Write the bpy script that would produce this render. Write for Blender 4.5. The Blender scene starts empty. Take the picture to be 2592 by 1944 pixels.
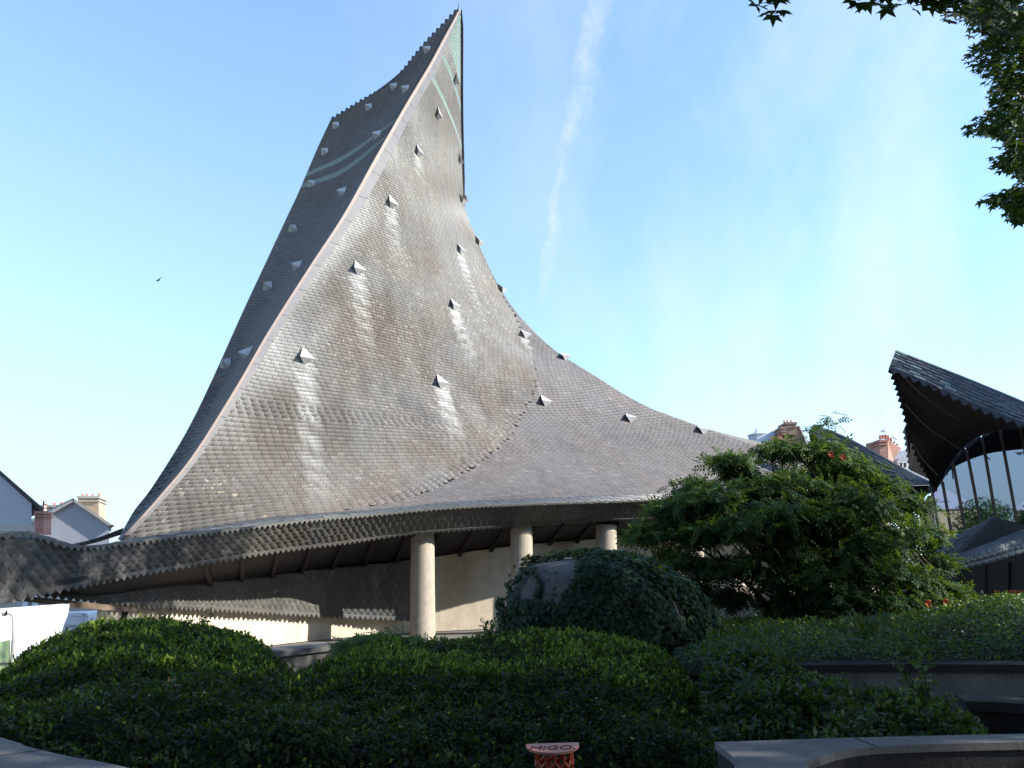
import bpy, math, random
import numpy as np
random.seed(7); rng=np.random.default_rng(7)
SC=bpy.context.scene; COL=SC.collection
# ---------------------------------------------------------------- camera geometry
f=1850.;PITCH=math.radians(14.6);ROLL=.03
F=np.array([0,math.cos(PITCH),math.sin(PITCH)]);U0=np.array([0,-math.sin(PITCH),math.cos(PITCH)]);R0=np.array([1.,0,0])
UP=U0*math.cos(ROLL)+R0*math.sin(ROLL);RT=R0*math.cos(ROLL)-U0*math.sin(ROLL);CAM=np.array([0,0,1.5])
def at(x,y,Y):
    d=F+RT*(x-1296)/f-UP*(y-972)/f; return CAM+d/d[1]*Y
def atz(x,y,z):
    d=F+RT*(x-1296)/f-UP*(y-972)/f; return CAM+d*(z-1.5)/d[2]
def proj(P):
    d=np.asarray(P)-CAM; w=d@F; w=np.where(np.abs(w)<1e-6,1e-6,w)
    return 1296+f*(d@RT)/w, 972-f*(d@UP)/w, w
# ---------------------------------------------------------------- tagging
def tag(o,label=None,cat=None,group=None,kind=None):
    if label:o['label']=label
    if cat:o['category']=cat
    if group:o['group']=group
    if kind:o['kind']=kind
    return o
def empty(name,loc,label=None,cat=None,group=None):
    o=bpy.data.objects.new(name,None); o.location=tuple(map(float,loc)); o.empty_display_size=.3
    COL.objects.link(o); tag(o,label,cat,group); return o
def link(name,me,mat,parent=None,label=None):
    o=bpy.data.objects.new(name,me); COL.objects.link(o)
    if mat and not me.materials: me.materials.append(mat)
    if parent:
        o.parent=parent
        L=parent
        off=np.zeros(3)
        while L: off+=np.array(L.location); L=L.parent
        o.location=tuple(-off)
    if label:o['label']=label
    return o
# ---------------------------------------------------------------- mesh builder
class MB:
    def __init__(s): s.v=[];s.f=[];s.n=0
    def add(s,vs,fs):
        b=s.n
        for p in vs: s.v.append(tuple(map(float,p)))
        for q in fs: s.f.append(tuple(b+i for i in q))
        s.n+=len(vs); return s
    def hexa(s,a,b):                 # two quads a,b of 4 points
        return s.add(list(a)+list(b),[(3,2,1,0),(4,5,6,7),(0,1,5,4),(1,2,6,5),(2,3,7,6),(3,0,4,7)])
    def box(s,c,d,rz=0):
        c=np.array(c,float);h=np.array(d,float)/2;cs,sn=math.cos(rz),math.sin(rz)
        P=[]
        for z in(-1,1):
            for x,y in((-1,-1),(1,-1),(1,1),(-1,1)):
                X,Y=x*h[0],y*h[1];P.append(c+np.array([X*cs-Y*sn,X*sn+Y*cs,z*h[2]]))
        return s.hexa(P[:4],P[4:])
    def pbox(s,x0,y0,x1,y1,Y,dp):    # box whose front covers a rectangle seen at depth Y
        q=[at(x0,y1,Y),at(x1,y1,Y),at(x1,y0,Y),at(x0,y0,Y)]
        return s.hexa(q,[p+np.array([0,dp,0]) for p in q])
    def prism(s,pts,ext):
        n=len(pts);a=[np.array(p,float) for p in pts];b=[p+np.array(ext,float) for p in a]
        return s.add(a+b,[tuple(range(n)),tuple(range(2*n-1,n-1,-1))]+[(i,i+n,(i+1)%n+n,(i+1)%n) for i in range(n)])
    def tube(s,pts,rs,n=8,cap=True):
        pts=[np.array(p,float) for p in pts]
        if not hasattr(rs,'__len__'): rs=[rs]*len(pts)
        rings=[]
        for i,p in enumerate(pts):
            t=pts[min(i+1,len(pts)-1)]-pts[max(i-1,0)];t/=np.linalg.norm(t)+1e-9
            a=np.cross(t,[0,0,1.]) if abs(t[2])<.95 else np.cross(t,[1.,0,0]);a/=np.linalg.norm(a);b=np.cross(t,a)
            rings.append([p+rs[i]*(a*math.cos(k*2*math.pi/n)+b*math.sin(k*2*math.pi/n)) for k in range(n)])
        vs=[q for r in rings for q in r];fs=[]
        for i in range(len(pts)-1):
            for k in range(n):
                fs.append((i*n+k,i*n+(k+1)%n,(i+1)*n+(k+1)%n,(i+1)*n+k))
        if cap: fs+= [tuple(range(n-1,-1,-1)),tuple(range((len(pts)-1)*n,len(pts)*n))]
        return s.add(vs,fs)
    def build(s,name,mat,parent=None,label=None,smooth=False):
        me=bpy.data.meshes.new(name);me.from_pydata(s.v,[],s.f);me.update()
        if smooth:
            for p in me.polygons:p.use_smooth=True
        return link(name,me,mat,parent,label)
def npmesh(name,verts,groups,attrs=None,smooth=False):
    """groups: list of int arrays (nf,k). attrs: dict name->float array per face"""
    me=bpy.data.meshes.new(name)
    loops=np.concatenate([g.ravel() for g in groups]).astype(np.int32)
    tot=np.concatenate([np.full(len(g),g.shape[1]) for g in groups]).astype(np.int32)
    st=np.concatenate([[0],np.cumsum(tot)[:-1]]).astype(np.int32)
    me.vertices.add(len(verts));me.vertices.foreach_set('co',np.asarray(verts,np.float32).ravel())
    me.loops.add(len(loops));me.loops.foreach_set('vertex_index',loops)
    me.polygons.add(len(tot));me.polygons.foreach_set('loop_start',st)
    try: me.polygons.foreach_set('loop_total',tot)
    except Exception: pass
    if smooth: me.polygons.foreach_set('use_smooth',np.ones(len(tot),bool))
    me.update(calc_edges=True)
    for k,a in (attrs or {}).items():
        if k=='stain' and len(a)==len(verts):
            t=me.attributes.new(k,'FLOAT','POINT');t.data.foreach_set('value',np.asarray(a,np.float32));continue
        t=me.attributes.new(k,'FLOAT','FACE');t.data.foreach_set('value',np.asarray(a,np.float32))
    return me
# ---------------------------------------------------------------- sheets (bicubic surfaces)
def cr(P,t):
    P=np.asarray(P,float);n=len(P);t=np.clip(np.asarray(t,float),0,1)*(n-1)
    i=np.clip(np.floor(t).astype(int),0,n-2);x=(t-i)[:,None]
    g=lambda k:P[np.clip(k,0,n-1)]
    p0=np.where((i-1<0)[:,None],2*P[0]-P[min(1,n-1)],g(i-1));p3=np.where((i+2>n-1)[:,None],2*P[-1]-P[max(n-2,0)],g(i+2))
    p1,p2=g(i),g(i+1)
    return .5*(2*p1+(p2-p0)*x+(2*p0-5*p1+4*p2-p3)*x*x+(3*p1-p0-3*p2+p3)*x**3)
def resample(P,n):
    P=np.asarray(P,float)
    if len(P)==1:return np.repeat(P,n,0)
    q=cr(P,np.linspace(0,1,(len(P)-1)*12+1)) if len(P)>2 else P
    d=np.r_[0,np.cumsum(np.linalg.norm(np.diff(q,axis=0),axis=1))]
    if d[-1]<1e-6:return np.repeat(P[:1],n,0)
    t=np.linspace(0,d[-1],n);return np.stack([np.interp(t,d,q[:,k]) for k in range(3)],1)
class Sheet:
    def __init__(s,rows,nc=24,nu=160,nv=160,px=True,flip=False,resam=True):
        R=[[at(*p) for p in r] if px else [np.array(p,float) for p in r] for r in rows]
        R=np.array([resample(r,nc) if resam else r for r in R]) # nr,nc,3
        s.nr=len(R)
        cols=np.stack([cr(R[:,j],np.linspace(0,1,nv)) if s.nr>2 else np.stack([np.interp(np.linspace(0,1,nv),[0,1],R[:,j,k]) for k in range(3)],1) for j in range(R.shape[1])],1) # nv,nc,3
        uu=np.linspace(0,1,nu)
        s.G=np.stack([cr(cols[i],uu) for i in range(nv)],0) if R.shape[1]>2 else cols # nv,nu,3
        s.nu,s.nv=s.G.shape[1],s.G.shape[0]
        du=np.gradient(s.G,axis=1);dv=np.gradient(s.G,axis=0)
        N=np.cross(du,dv);L=np.linalg.norm(N,axis=2,keepdims=True);N=N/np.maximum(L,1e-9)
        s.N=-N if flip else N
        s.seg=np.linalg.norm(np.diff(s.G,axis=1),axis=2)
        s.L=np.concatenate([np.zeros((s.nv,1)),np.cumsum(s.seg,1)],1)     # row arclength
        s.area=L[...,0]
    def _b(s,A,u,v):
        x=np.clip(u,0,1)*(s.nu-1);y=np.clip(v,0,1)*(s.nv-1)
        i=np.minimum(x.astype(int),s.nu-2);j=np.minimum(y.astype(int),s.nv-2);a=(x-i);b=(y-j)
        if A.ndim==3:a=a[:,None];b=b[:,None]
        return A[j,i]*(1-a)*(1-b)+A[j,i+1]*a*(1-b)+A[j+1,i]*(1-a)*b+A[j+1,i+1]*a*b
    def P(s,u,v): return s._b(s.G,np.atleast_1d(u).astype(float),np.atleast_1d(v).astype(float))
    def Nn(s,u,v):
        n=s._b(s.N,np.atleast_1d(u).astype(float),np.atleast_1d(v).astype(float));return n/np.maximum(np.linalg.norm(n,axis=1,keepdims=True),1e-9)
    def uv_at_px(s,x,y):
        X,Y,w=proj(s.G.reshape(-1,3));k=np.argmin((X-x)**2+(Y-y)**2);return (k%s.nu)/(s.nu-1),(k//s.nu)/(s.nv-1)
    def mesh(s,name,off=0,step=2,smooth=True):
        G=(s.G+s.N*off)[::step,::step];a,b=G.shape[:2];idx=np.arange(a*b).reshape(a,b)
        f_=np.stack([idx[:-1,:-1],idx[:-1,1:],idx[1:,1:],idx[1:,:-1]],-1).reshape(-1,4)
        return npmesh(name,G.reshape(-1,3),[f_],smooth=smooth)
# ---------------------------------------------------------------- node materials
def nodes(name):
    m=bpy.data.materials.new(name);m.use_nodes=True;nt=m.node_tree
    return m,nt,nt.nodes['Principled BSDF'],nt.nodes['Material Output']
def N(nt,t,**k):
    n=nt.nodes.new(t)
    for a,b in k.items():
        if a.startswith('i_'):
            key=a[2:];n.inputs[int(key) if key.isdigit() else key.replace('_',' ')].default_value=b
        else:setattr(n,a,b)
    return n
def ramp(nt,src,stops):
    r=N(nt,'ShaderNodeValToRGB');e=r.color_ramp.elements
    while len(e)<len(stops):e.new(.5)
    for q,(p,c) in zip(e,stops):
        q.position=p;q.color=(c,c,c,1) if not hasattr(c,'__len__') else (*c,1)
    nt.links.new(src,r.inputs[0]);return r.outputs[0]
def mixc(nt,fac,a,b,mode='MIX'):
    m=N(nt,'ShaderNodeMix',data_type='RGBA',blend_type=mode)
    for i,s in((0,fac),(6,a),(7,b)):
        if hasattr(s,'is_linked') or hasattr(s,'links'):nt.links.new(s,m.inputs[i])
        elif hasattr(s,'__len__'):m.inputs[i].default_value=(*s,1)
        else:m.inputs[i].default_value=s
    return m.outputs[2]
def noise(nt,scale,detail=4,rough=.6,mp=(1,1,1),vec=None):
    tc=N(nt,'ShaderNodeTexCoord');mpn=N(nt,'ShaderNodeMapping');mpn.inputs['Scale'].default_value=mp
    nt.links.new(vec or tc.outputs['Object'],mpn.inputs[0]);n=N(nt,'ShaderNodeTexNoise',i_Scale=scale,i_Detail=detail,i_Roughness=rough)
    nt.links.new(mpn.outputs[0],n.inputs['Vector']);return n.outputs[0]
def attr(nt,name):
    return N(nt,'ShaderNodeAttribute',attribute_name=name).outputs['Fac']
def bump(nt,bs,h,st=.3,d=.02):
    b=N(nt,'ShaderNodeBump',i_Strength=st,i_Distance=d);nt.links.new(h,b.inputs['Height']);nt.links.new(b.outputs[0],bs.inputs['Normal'])
def simple(name,c1,c2=None,rough=.8,scale=6,mp=(1,1,1),bmp=.2,metal=0,spec=.4):
    m,nt,bs,o=nodes(name);c2=c2 or tuple(x*.7 for x in c1)
    n=noise(nt,scale,6,.65,mp);nt.links.new(mixc(nt,ramp(nt,n,[(.3,0),(.7,1)]),c1,c2),bs.inputs['Base Color'])
    bs.inputs['Roughness'].default_value=rough;bs.inputs['Metallic'].default_value=metal;bs.inputs['Specular IOR Level'].default_value=spec
    if bmp:bump(nt,bs,noise(nt,scale*6,4,.7,mp),bmp,.01)
    return m
def slate_mat(name,base,warm,light,lich=.5,rough=.5,streak=.5,spec=.5):
    m,nt,bs,o=nodes(name);L=nt.links.new
    r=attr(nt,'rnd')
    c=mixc(nt,ramp(nt,noise(nt,.35,5,.6),[(.38,0),(.62,1)]),base,warm)
    c=mixc(nt,r,tuple(x*.72 for x in base),c) if False else mixc(nt,.85,c,ramp(nt,r,[(0,.84),(.5,1.),(.93,1.12),(1,1.5)]),'MULTIPLY')
    st=ramp(nt,noise(nt,1.1,5,.65,(1,1,.12)),[(.42,0),(.7,1)])
    mm=N(nt,'ShaderNodeMath',operation='MULTIPLY',i_1=streak);L(st,mm.inputs[0]);c=mixc(nt,mm.outputs[0],c,light)
    dk=ramp(nt,noise(nt,1.6,5,.65,(1,1,.1)),[(.5,0),(.72,.55)]);c=mixc(nt,dk,c,tuple(x*.5 for x in base))
    sp=ramp(nt,noise(nt,9,3,.6),[(.60,0),(.66,1)])
    m2=N(nt,'ShaderNodeMath',operation='MULTIPLY');L(sp,m2.inputs[0]);L(ramp(nt,noise(nt,.5,3,.5),[(.45,0),(.6,lich)]),m2.inputs[1])
    c=mixc(nt,m2.outputs[0],c,(.42,.38,.28))
    m3=N(nt,'ShaderNodeMath',operation='MULTIPLY_ADD',i_1=1.,use_clamp=True);L(attr(nt,'stain'),m3.inputs[0])  # attribute holds vent stains, plus sheen painted on the front slope
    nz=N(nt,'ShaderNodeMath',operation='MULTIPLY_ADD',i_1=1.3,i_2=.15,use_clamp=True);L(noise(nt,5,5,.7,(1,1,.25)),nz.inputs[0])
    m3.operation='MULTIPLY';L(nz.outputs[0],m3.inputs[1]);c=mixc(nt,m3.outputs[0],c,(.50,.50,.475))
    c=mixc(nt,attr(nt,'green'),c,(.27,.36,.33))
    L(c,bs.inputs['Base Color']);bs.inputs['Roughness'].default_value=rough;bs.inputs['Specular IOR Level'].default_value=spec
    bump(nt,bs,noise(nt,30,4,.7),.06,.004);return m
def leaf_mat(name,stops,trans=.25,rough=.45,spec=.4):
    m,nt,bs,o=nodes(name);L=nt.links.new
    c=ramp(nt,attr(nt,'rnd'),stops);L(c,bs.inputs['Base Color'])
    bs.inputs['Roughness'].default_value=rough;bs.inputs['Specular IOR Level'].default_value=spec
    t=N(nt,'ShaderNodeBsdfTranslucent');L(mixc(nt,.6,c,(.25,.4,.03),'MIX'),t.inputs[0])
    mx=N(nt,'ShaderNodeMixShader',i_0=trans);L(bs.outputs[0],mx.inputs[1]);L(t.outputs[0],mx.inputs[2]);L(mx.outputs[0],o.inputs[0]);return m
def brick_mat(name,c1,c2,mortar,bw=.22,bh=.07):
    m,nt,bs,o=nodes(name);L=nt.links.new
    tc=N(nt,'ShaderNodeTexCoord');sx=N(nt,'ShaderNodeSeparateXYZ');L(tc.outputs['Object'],sx.inputs[0])
    ad=N(nt,'ShaderNodeMath',operation='ADD');L(sx.outputs[0],ad.inputs[0]);L(sx.outputs[1],ad.inputs[1])
    cb=N(nt,'ShaderNodeCombineXYZ');L(ad.outputs[0],cb.inputs[0]);L(sx.outputs[2],cb.inputs[1])
    b=N(nt,'ShaderNodeTexBrick',i_Scale=1,i_Mortar_Size=.008,i_Brick_Width=bw,i_Row_Height=bh)
    b.inputs['Color1'].default_value=(*c1,1);b.inputs['Color2'].default_value=(*c2,1);b.inputs['Mortar'].default_value=(*mortar,1)
    L(cb.outputs[0],b.inputs[0]);c=mixc(nt,ramp(nt,noise(nt,1.5,5,.6),[(.35,0),(.75,.5)]),b.outputs[0],tuple(x*.45 for x in c1))
    L(c,bs.inputs['Base Color']);bs.inputs['Roughness'].default_value=.9;return m
def concrete(name,c,stain,scale=3):
    m,nt,bs,o=nodes(name);L=nt.links.new
    k=mixc(nt,ramp(nt,noise(nt,scale,7,.7),[(.35,0),(.7,1)]),c,tuple(x*.75 for x in c))
    k=mixc(nt,ramp(nt,noise(nt,2.2,6,.7,(1,1,.12)),[(.5,0),(.75,stain)]),k,tuple(x*.3 for x in c))
    k=mixc(nt,ramp(nt,noise(nt,9,4,.7,(1,1,.06)),[(.5,0),(.7,.3)]),k,tuple(x*.45 for x in c))
    k=mixc(nt,ramp(nt,noise(nt,60,2,.5),[(.45,0),(.62,.35)]),k,tuple(x*.5 for x in c))
    L(k,bs.inputs['Base Color']);bs.inputs['Roughness'].default_value=.92;bs.inputs['Specular IOR Level'].default_value=.25
    bump(nt,bs,noise(nt,45,5,.7),.5,.01);return m
M={}
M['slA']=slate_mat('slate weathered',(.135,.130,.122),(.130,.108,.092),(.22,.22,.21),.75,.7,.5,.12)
M['slC']=slate_mat('slate grey violet',(.098,.091,.093),(.105,.093,.09),(.14,.14,.145),.12,.62,.25,.25)
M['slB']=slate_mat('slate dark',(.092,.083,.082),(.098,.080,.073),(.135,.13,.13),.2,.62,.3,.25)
M['slF']=slate_mat('slate scales',(.085,.09,.092),(.10,.094,.08),(.14,.145,.14),.3,.6,.3,.25)
M['slR']=slate_mat('slate blue',(.05,.055,.066),(.055,.062,.066),(.08,.09,.10),.1,.4,.3,.5)
M['slL']=simple('lichened slate',(.15,.147,.125),(.085,.085,.08),.85,14)
M['under']=simple('roof underlay',(.022,.02,.019),(.015,.014,.013),.9)
M['edge']=simple('slate edge dark',(.045,.045,.055),(.03,.03,.035),.6)
M['zinc']=simple('zinc flashing',(.165,.158,.162),(.14,.135,.14),.6,3,bmp=.05,spec=.2)
M['pink']=simple('copper pink trim',(.30,.225,.19),(.25,.20,.175),.6,8,spec=.2)
M['vent']=simple('lead vent sheet',(.50,.49,.48),(.38,.37,.37),.45,9,bmp=.05)
M['wood']=simple('dark timber',(.013,.009,.007),(.009,.006,.005),.8,5,(1,1,6))
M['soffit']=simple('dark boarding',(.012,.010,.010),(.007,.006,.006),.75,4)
M['wall']=concrete('cream render',(.62,.54,.43),.2)
M['col']=concrete('cream concrete column',(.44,.385,.31),.35,5)
M['conc']=concrete('grey concrete',(.25,.245,.245),.85)
M['drumc']=concrete('grey drum concrete',(.13,.125,.12),.6)
M['concD']=concrete('near-black concrete',(.045,.044,.044),.9)  # near-black tone; on the parapet front it paints in shade
M['coping']=concrete('pebble coping',(.21,.205,.205),.25,8)
M['white']=simple('white paint',(.80,.80,.79),(.76,.76,.75),.45,2,bmp=0)
M['vanw']=simple('van paint',(.74,.76,.80),(.72,.74,.78),.3,1,bmp=0)
M['dark']=simple('dark gap',(.012,.012,.014),(.01,.01,.012),.6,bmp=0)
M['greenp']=simple('green panel',(.30,.42,.22),(.26,.36,.2),.6,3,bmp=0)
M['brickR']=brick_mat('red brick',(.42,.17,.12),(.33,.13,.10),(.36,.30,.26))
M['brickY']=brick_mat('buff brick',(.42,.32,.21),(.35,.25,.17),(.44,.38,.30))
M['brickB']=brick_mat('brown brick',(.25,.16,.12),(.19,.12,.09),(.28,.24,.2))
M['pot']=simple('terracotta',(.55,.20,.12),(.45,.16,.10),.8)
M['gable']=simple('pale slate hanging',(.40,.415,.45),(.35,.365,.40),.7,2.5,(1,1,3))
M['brown']=simple('weathered brown beam',(.16,.115,.08),(.11,.08,.055),.85,4)
M['stone']=simple('pale stone',(.48,.45,.40),(.36,.33,.29),.9,2)
M['cream']=simple('cream plaster',(.50,.38,.22),(.44,.33,.19),.8,1.5)
M['mull']=simple('brown bronze mullion',(.10,.07,.06),(.07,.05,.045),.4)
M['soil']=simple('soil',(.05,.038,.026),(.03,.024,.017),.95,4)
M['ground']=concrete('paving',(.20,.19,.175),.3,2)
M['bark']=simple('bark',(.05,.04,.03),(.025,.02,.015),.95,8,(1,1,3))
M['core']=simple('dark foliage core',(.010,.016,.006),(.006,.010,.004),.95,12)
M['stool']=simple('orange red plastic',(.50,.075,.03),(.45,.065,.028),.4,2,bmp=0)
M['seat']=simple('faded orange seat',(.62,.20,.14),(.52,.24,.20),.5,6,bmp=0)
M['ink']=simple('dark red openings',(.12,.008,.008),(.10,.006,.006),.8,bmp=0)
M['gull']=simple('white feathers',(.8,.8,.8),(.6,.6,.6),.8,5)
M['bird']=simple('grey feathers',(.10,.11,.13),(.06,.07,.08),.8,5)
M['flower']=simple('orange blossom',(.55,.13,.03),(.42,.08,.03),.6,10)
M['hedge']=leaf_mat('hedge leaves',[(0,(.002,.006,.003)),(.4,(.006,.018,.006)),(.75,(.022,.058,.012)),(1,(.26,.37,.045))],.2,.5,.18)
M['ivy']=leaf_mat('ivy leaves',[(0,(.006,.02,.009)),(.6,(.018,.048,.022)),(1,(.045,.085,.038))],.2,.55,.18)
M['tree']=leaf_mat('trumpet leaves',[(0,(.009,.028,.011)),(.5,(.028,.068,.022)),(.85,(.07,.125,.03)),(1,(.13,.19,.045))],.25,.6,.15)
M['plane']=leaf_mat('plane leaves',[(0,(.006,.016,.007)),(.6,(.014,.034,.012)),(1,(.03,.07,.018))],.12,.6,.12)
M['wild']=leaf_mat('wild leaves',[(0,(.005,.016,.007)),(.6,(.018,.046,.018)),(1,(.075,.14,.045))],.3,.5,.3)
M['cover']=leaf_mat('cover leaves',[(0,(.005,.02,.005)),(.5,(.02,.06,.012)),(1,(.08,.18,.025))],.3,.45,.4)
M['dead']=leaf_mat('dead leaves',[(0,(.10,.05,.02)),(1,(.22,.13,.06))],.1,.7,.2)
m,nt,bs,o=nodes('window glass');bs.inputs['Base Color'].default_value=(.02,.025,.03,1);bs.inputs['Roughness'].default_value=.03
g=N(nt,'ShaderNodeBsdfGlossy');g.inputs[0].default_value=(.34,.41,.54,1);g.inputs['Roughness'].default_value=.015
mx=N(nt,'ShaderNodeMixShader',i_0=.62);nt.links.new(bs.outputs[0],mx.inputs[1]);nt.links.new(g.outputs[0],mx.inputs[2]);nt.links.new(mx.outputs[0],o.inputs[0]);M['glass']=m
# ---------------------------------------------------------------- slate covering
def steep_path(sh,u,v,length,step=.08):
    pts=[];G=sh
    for k in range(int(length/step)):
        p=G.P(u,v)[0];pts.append(p)
        e=1e-3;pu=(G.P(min(u+e,1),v)[0]-G.P(max(u-e,0),v)[0])/(2*e);pv=(G.P(u,min(v+e,1))[0]-G.P(u,max(v-e,0))[0])/(2*e)
        A=np.array([[pu@pu,pu@pv],[pu@pv,pv@pv]]);g=np.array([pu[2],pv[2]])
        try:d=-np.linalg.solve(A,g)
        except Exception:break
        w=d[0]*pu+d[1]*pv;d=d/(np.linalg.norm(w)+1e-9)*step
        u+=d[0];v+=d[1]
        if not(0<u<1 and 0<v<1):break
    return np.array(pts)
def slates(name,sh,mat,parent,tw,th,lift=.02,thick=.012,gap=.006,v0=0,v1=1,attrf=None,roundf=None,RO=.55,label=None,refrow=None,keep=None,jit=.35):
    colL=np.linalg.norm(np.diff(sh.G,axis=0),axis=2);cum=np.r_[0,np.cumsum(colL.mean(1) if refrow is None else colL[:,refrow])]
    vv=np.linspace(0,1,sh.nv);c0,c1=np.interp([v0,v1],vv,cum)
    nr=max(1,int(round((c1-c0)/th)));hh=(c1-c0)/nr
    V=[];Ftop=[];Fe=[];U_=[];VV=[];RD=[]
    uu=np.linspace(0,1,sh.nu);out_u=[];out_v=[]
    for j in range(nr):
        va=np.interp(c0+j*hh,cum,vv);vb=np.interp(min(c0+(j+1)*hh+.12*th,c1),cum,vv)
        vm=(va+vb)/2;L=np.array([np.interp(vm*(sh.nv-1),np.arange(sh.nv),sh.L[:,k]) for k in range(sh.nu)])
        tot=L[-1];n=max(1,int(round(tot/tw)));w=tot/n
        s=np.arange(n+1)*w+(w/2 if j%2 else 0)
        s=np.r_[0,s] if j%2 else s
        s=s[s<tot-1e-4];s=np.r_[s,tot]
        s[1:-1]+=rng.normal(0,tw*.03,len(s)-2)
        ua=np.interp(s[:-1]+gap,L,uu);ub=np.interp(s[1:]-gap,L,uu)
        k=len(ua);out_u.append(np.stack([ua,ub],1));out_v.append(np.tile([va,vb],(k,1)))
    UU=np.concatenate(out_u);VV=np.concatenate(out_v);ok=UU[:,1]>UU[:,0]+1e-5;UU=UU[ok];VV=VV[ok]
    um=UU.mean(1);vm=VV.mean(1)
    if keep is not None:
        k=keep(um,vm);UU,VV,um,vm=UU[k],VV[k],um[k],vm[k]
    n=len(um);A=sh.P(UU[:,0],VV[:,0]);B=sh.P(UU[:,1],VV[:,0]);C=sh.P(UU[:,1],VV[:,1]);D=sh.P(UU[:,0],VV[:,1]);NN=sh.Nn(um,vm)
    r=rng.random(n);lf=(lift*(1+jit*rng.normal(0,1,n)))[:,None]
    tilt=(rng.normal(0,.04,n)*lift)[:,None]
    a=A+NN*(lf+tilt);b=B+NN*(lf-tilt);c=C+NN*.004;d=D+NN*.004
    isr=roundf(um,vm) if roundf is not None else np.zeros(n,bool)
    verts=[];groups=[];at_={'rnd':[], 'stain':[], 'green':[]}
    st,gr=(attrf(um,vm,(a+b+c+d)/4) if attrf else (np.zeros(n),np.zeros(n)))
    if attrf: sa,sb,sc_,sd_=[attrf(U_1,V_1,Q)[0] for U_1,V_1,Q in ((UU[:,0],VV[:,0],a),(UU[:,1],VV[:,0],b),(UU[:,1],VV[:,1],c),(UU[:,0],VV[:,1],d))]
    else: sa=sb=sc_=sd_=np.zeros(n)
    base=0
    q=~isr
    if q.any():
        m_=q.sum();P=np.stack([a[q],b[q],c[q],d[q],(a-NN*thick)[q],(b-NN*thick)[q]],1).reshape(-1,3);verts.append(P);at_['stain'].append(np.stack([sa[q],sb[q],sc_[q],sd_[q],sa[q],sb[q]],1).ravel())
        i=base+np.arange(m_)[:,None]*6
        groups.append(i+np.array([[0,1,2,3]]));groups.append(i+np.array([[4,5,1,0]]));base+=6*m_
        for _ in range(2):
            at_['rnd'].append(r[q]);at_['green'].append(gr[q])
    if isr.any():
        m_=isr.sum();ts=np.linspace(0,1,7)
        dn=(a-d+b-c)[isr]/2
        bot=[];
        for t in ts: bot.append(a[isr]*(1-t)+b[isr]*t+dn*(RO*math.sin(math.pi*t)**.7-.12)-NN[isr]*(lf[isr]*.6*math.sin(math.pi*t)*(RO<.5)))
        P=np.stack(bot+[c[isr],d[isr]],1).reshape(-1,3);P2=np.stack([x-NN[isr]*thick for x in bot],1).reshape(-1,3)
        verts+= [P,P2];i=base+np.arange(m_)[:,None]*9;groups.append(i+np.arange(9)[None])
        at_['rnd'].append(r[isr]);at_['green'].append(gr[isr])
        lerp=[sa[isr]*(1-t)+sb[isr]*t for t in ts];at_['stain']+=[np.stack(lerp+[sc_[isr],sd_[isr]],1).ravel(),np.stack(lerp,1).ravel()]
        i2=base+9*m_+np.arange(m_)[:,None]*7
        for t in range(6):
            groups.append(np.concatenate([i2+t,i2+t+1,i+t+1,i+t],1));at_['rnd'].append(r[isr]);at_['green'].append(gr[isr])
        base+=16*m_
    me=npmesh(name,np.concatenate(verts),groups,{k:np.concatenate(v) for k,v in at_.items()})
    return link(name,me,mat,parent,label)
def teeth_mb(mb,curve,down,pitch,length,lift=np.zeros(3),thick=.012):
    """row of pointed slates hanging from a 3D curve"""
    c=np.asarray(curve,float);d=np.r_[0,np.cumsum(np.linalg.norm(np.diff(c,axis=0),axis=1))];n=max(1,int(d[-1]/pitch))
    s=np.linspace(0,d[-1],n+1);P=np.stack([np.interp(s,d,c[:,k]) for k in range(3)],1)
    D=np.stack([np.interp(s,d,np.asarray(down)[:,k]) for k in range(3)],1) if np.ndim(down)==2 else np.tile(down,(n+1,1))
    for i in range(n):
        a,b=P[i]+lift,P[i+1]+lift;dd=D[i]*(1+random.gauss(0,.03));t=(a+b)/2+dd*length
        nn=np.cross(b-a,dd);nn=nn/(np.linalg.norm(nn)+1e-9)*thick
        if nn[1]<0:nn=-nn
        up=-dd*length*.35
        mb.hexa([a+up,b+up,b+dd*length*.02,a+dd*length*.02],[a+up+nn,b+up+nn,b+dd*length*.02+nn,a+dd*length*.02+nn])
        mb.add([a,b,t,a+nn,b+nn,t+nn],[(0,2,1),(3,4,5),(0,3,5,2),(1,2,5,4)])
def rowcurve(sh,v,n=200): return sh.P(np.linspace(0,1,n),np.full(n,float(v)))
def colcurve(sh,u,n=200): return sh.P(np.full(n,float(u)),np.linspace(0,1,n))
def pxcurve(pts,n=200): return resample([at(*p) for p in pts],n)
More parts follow.
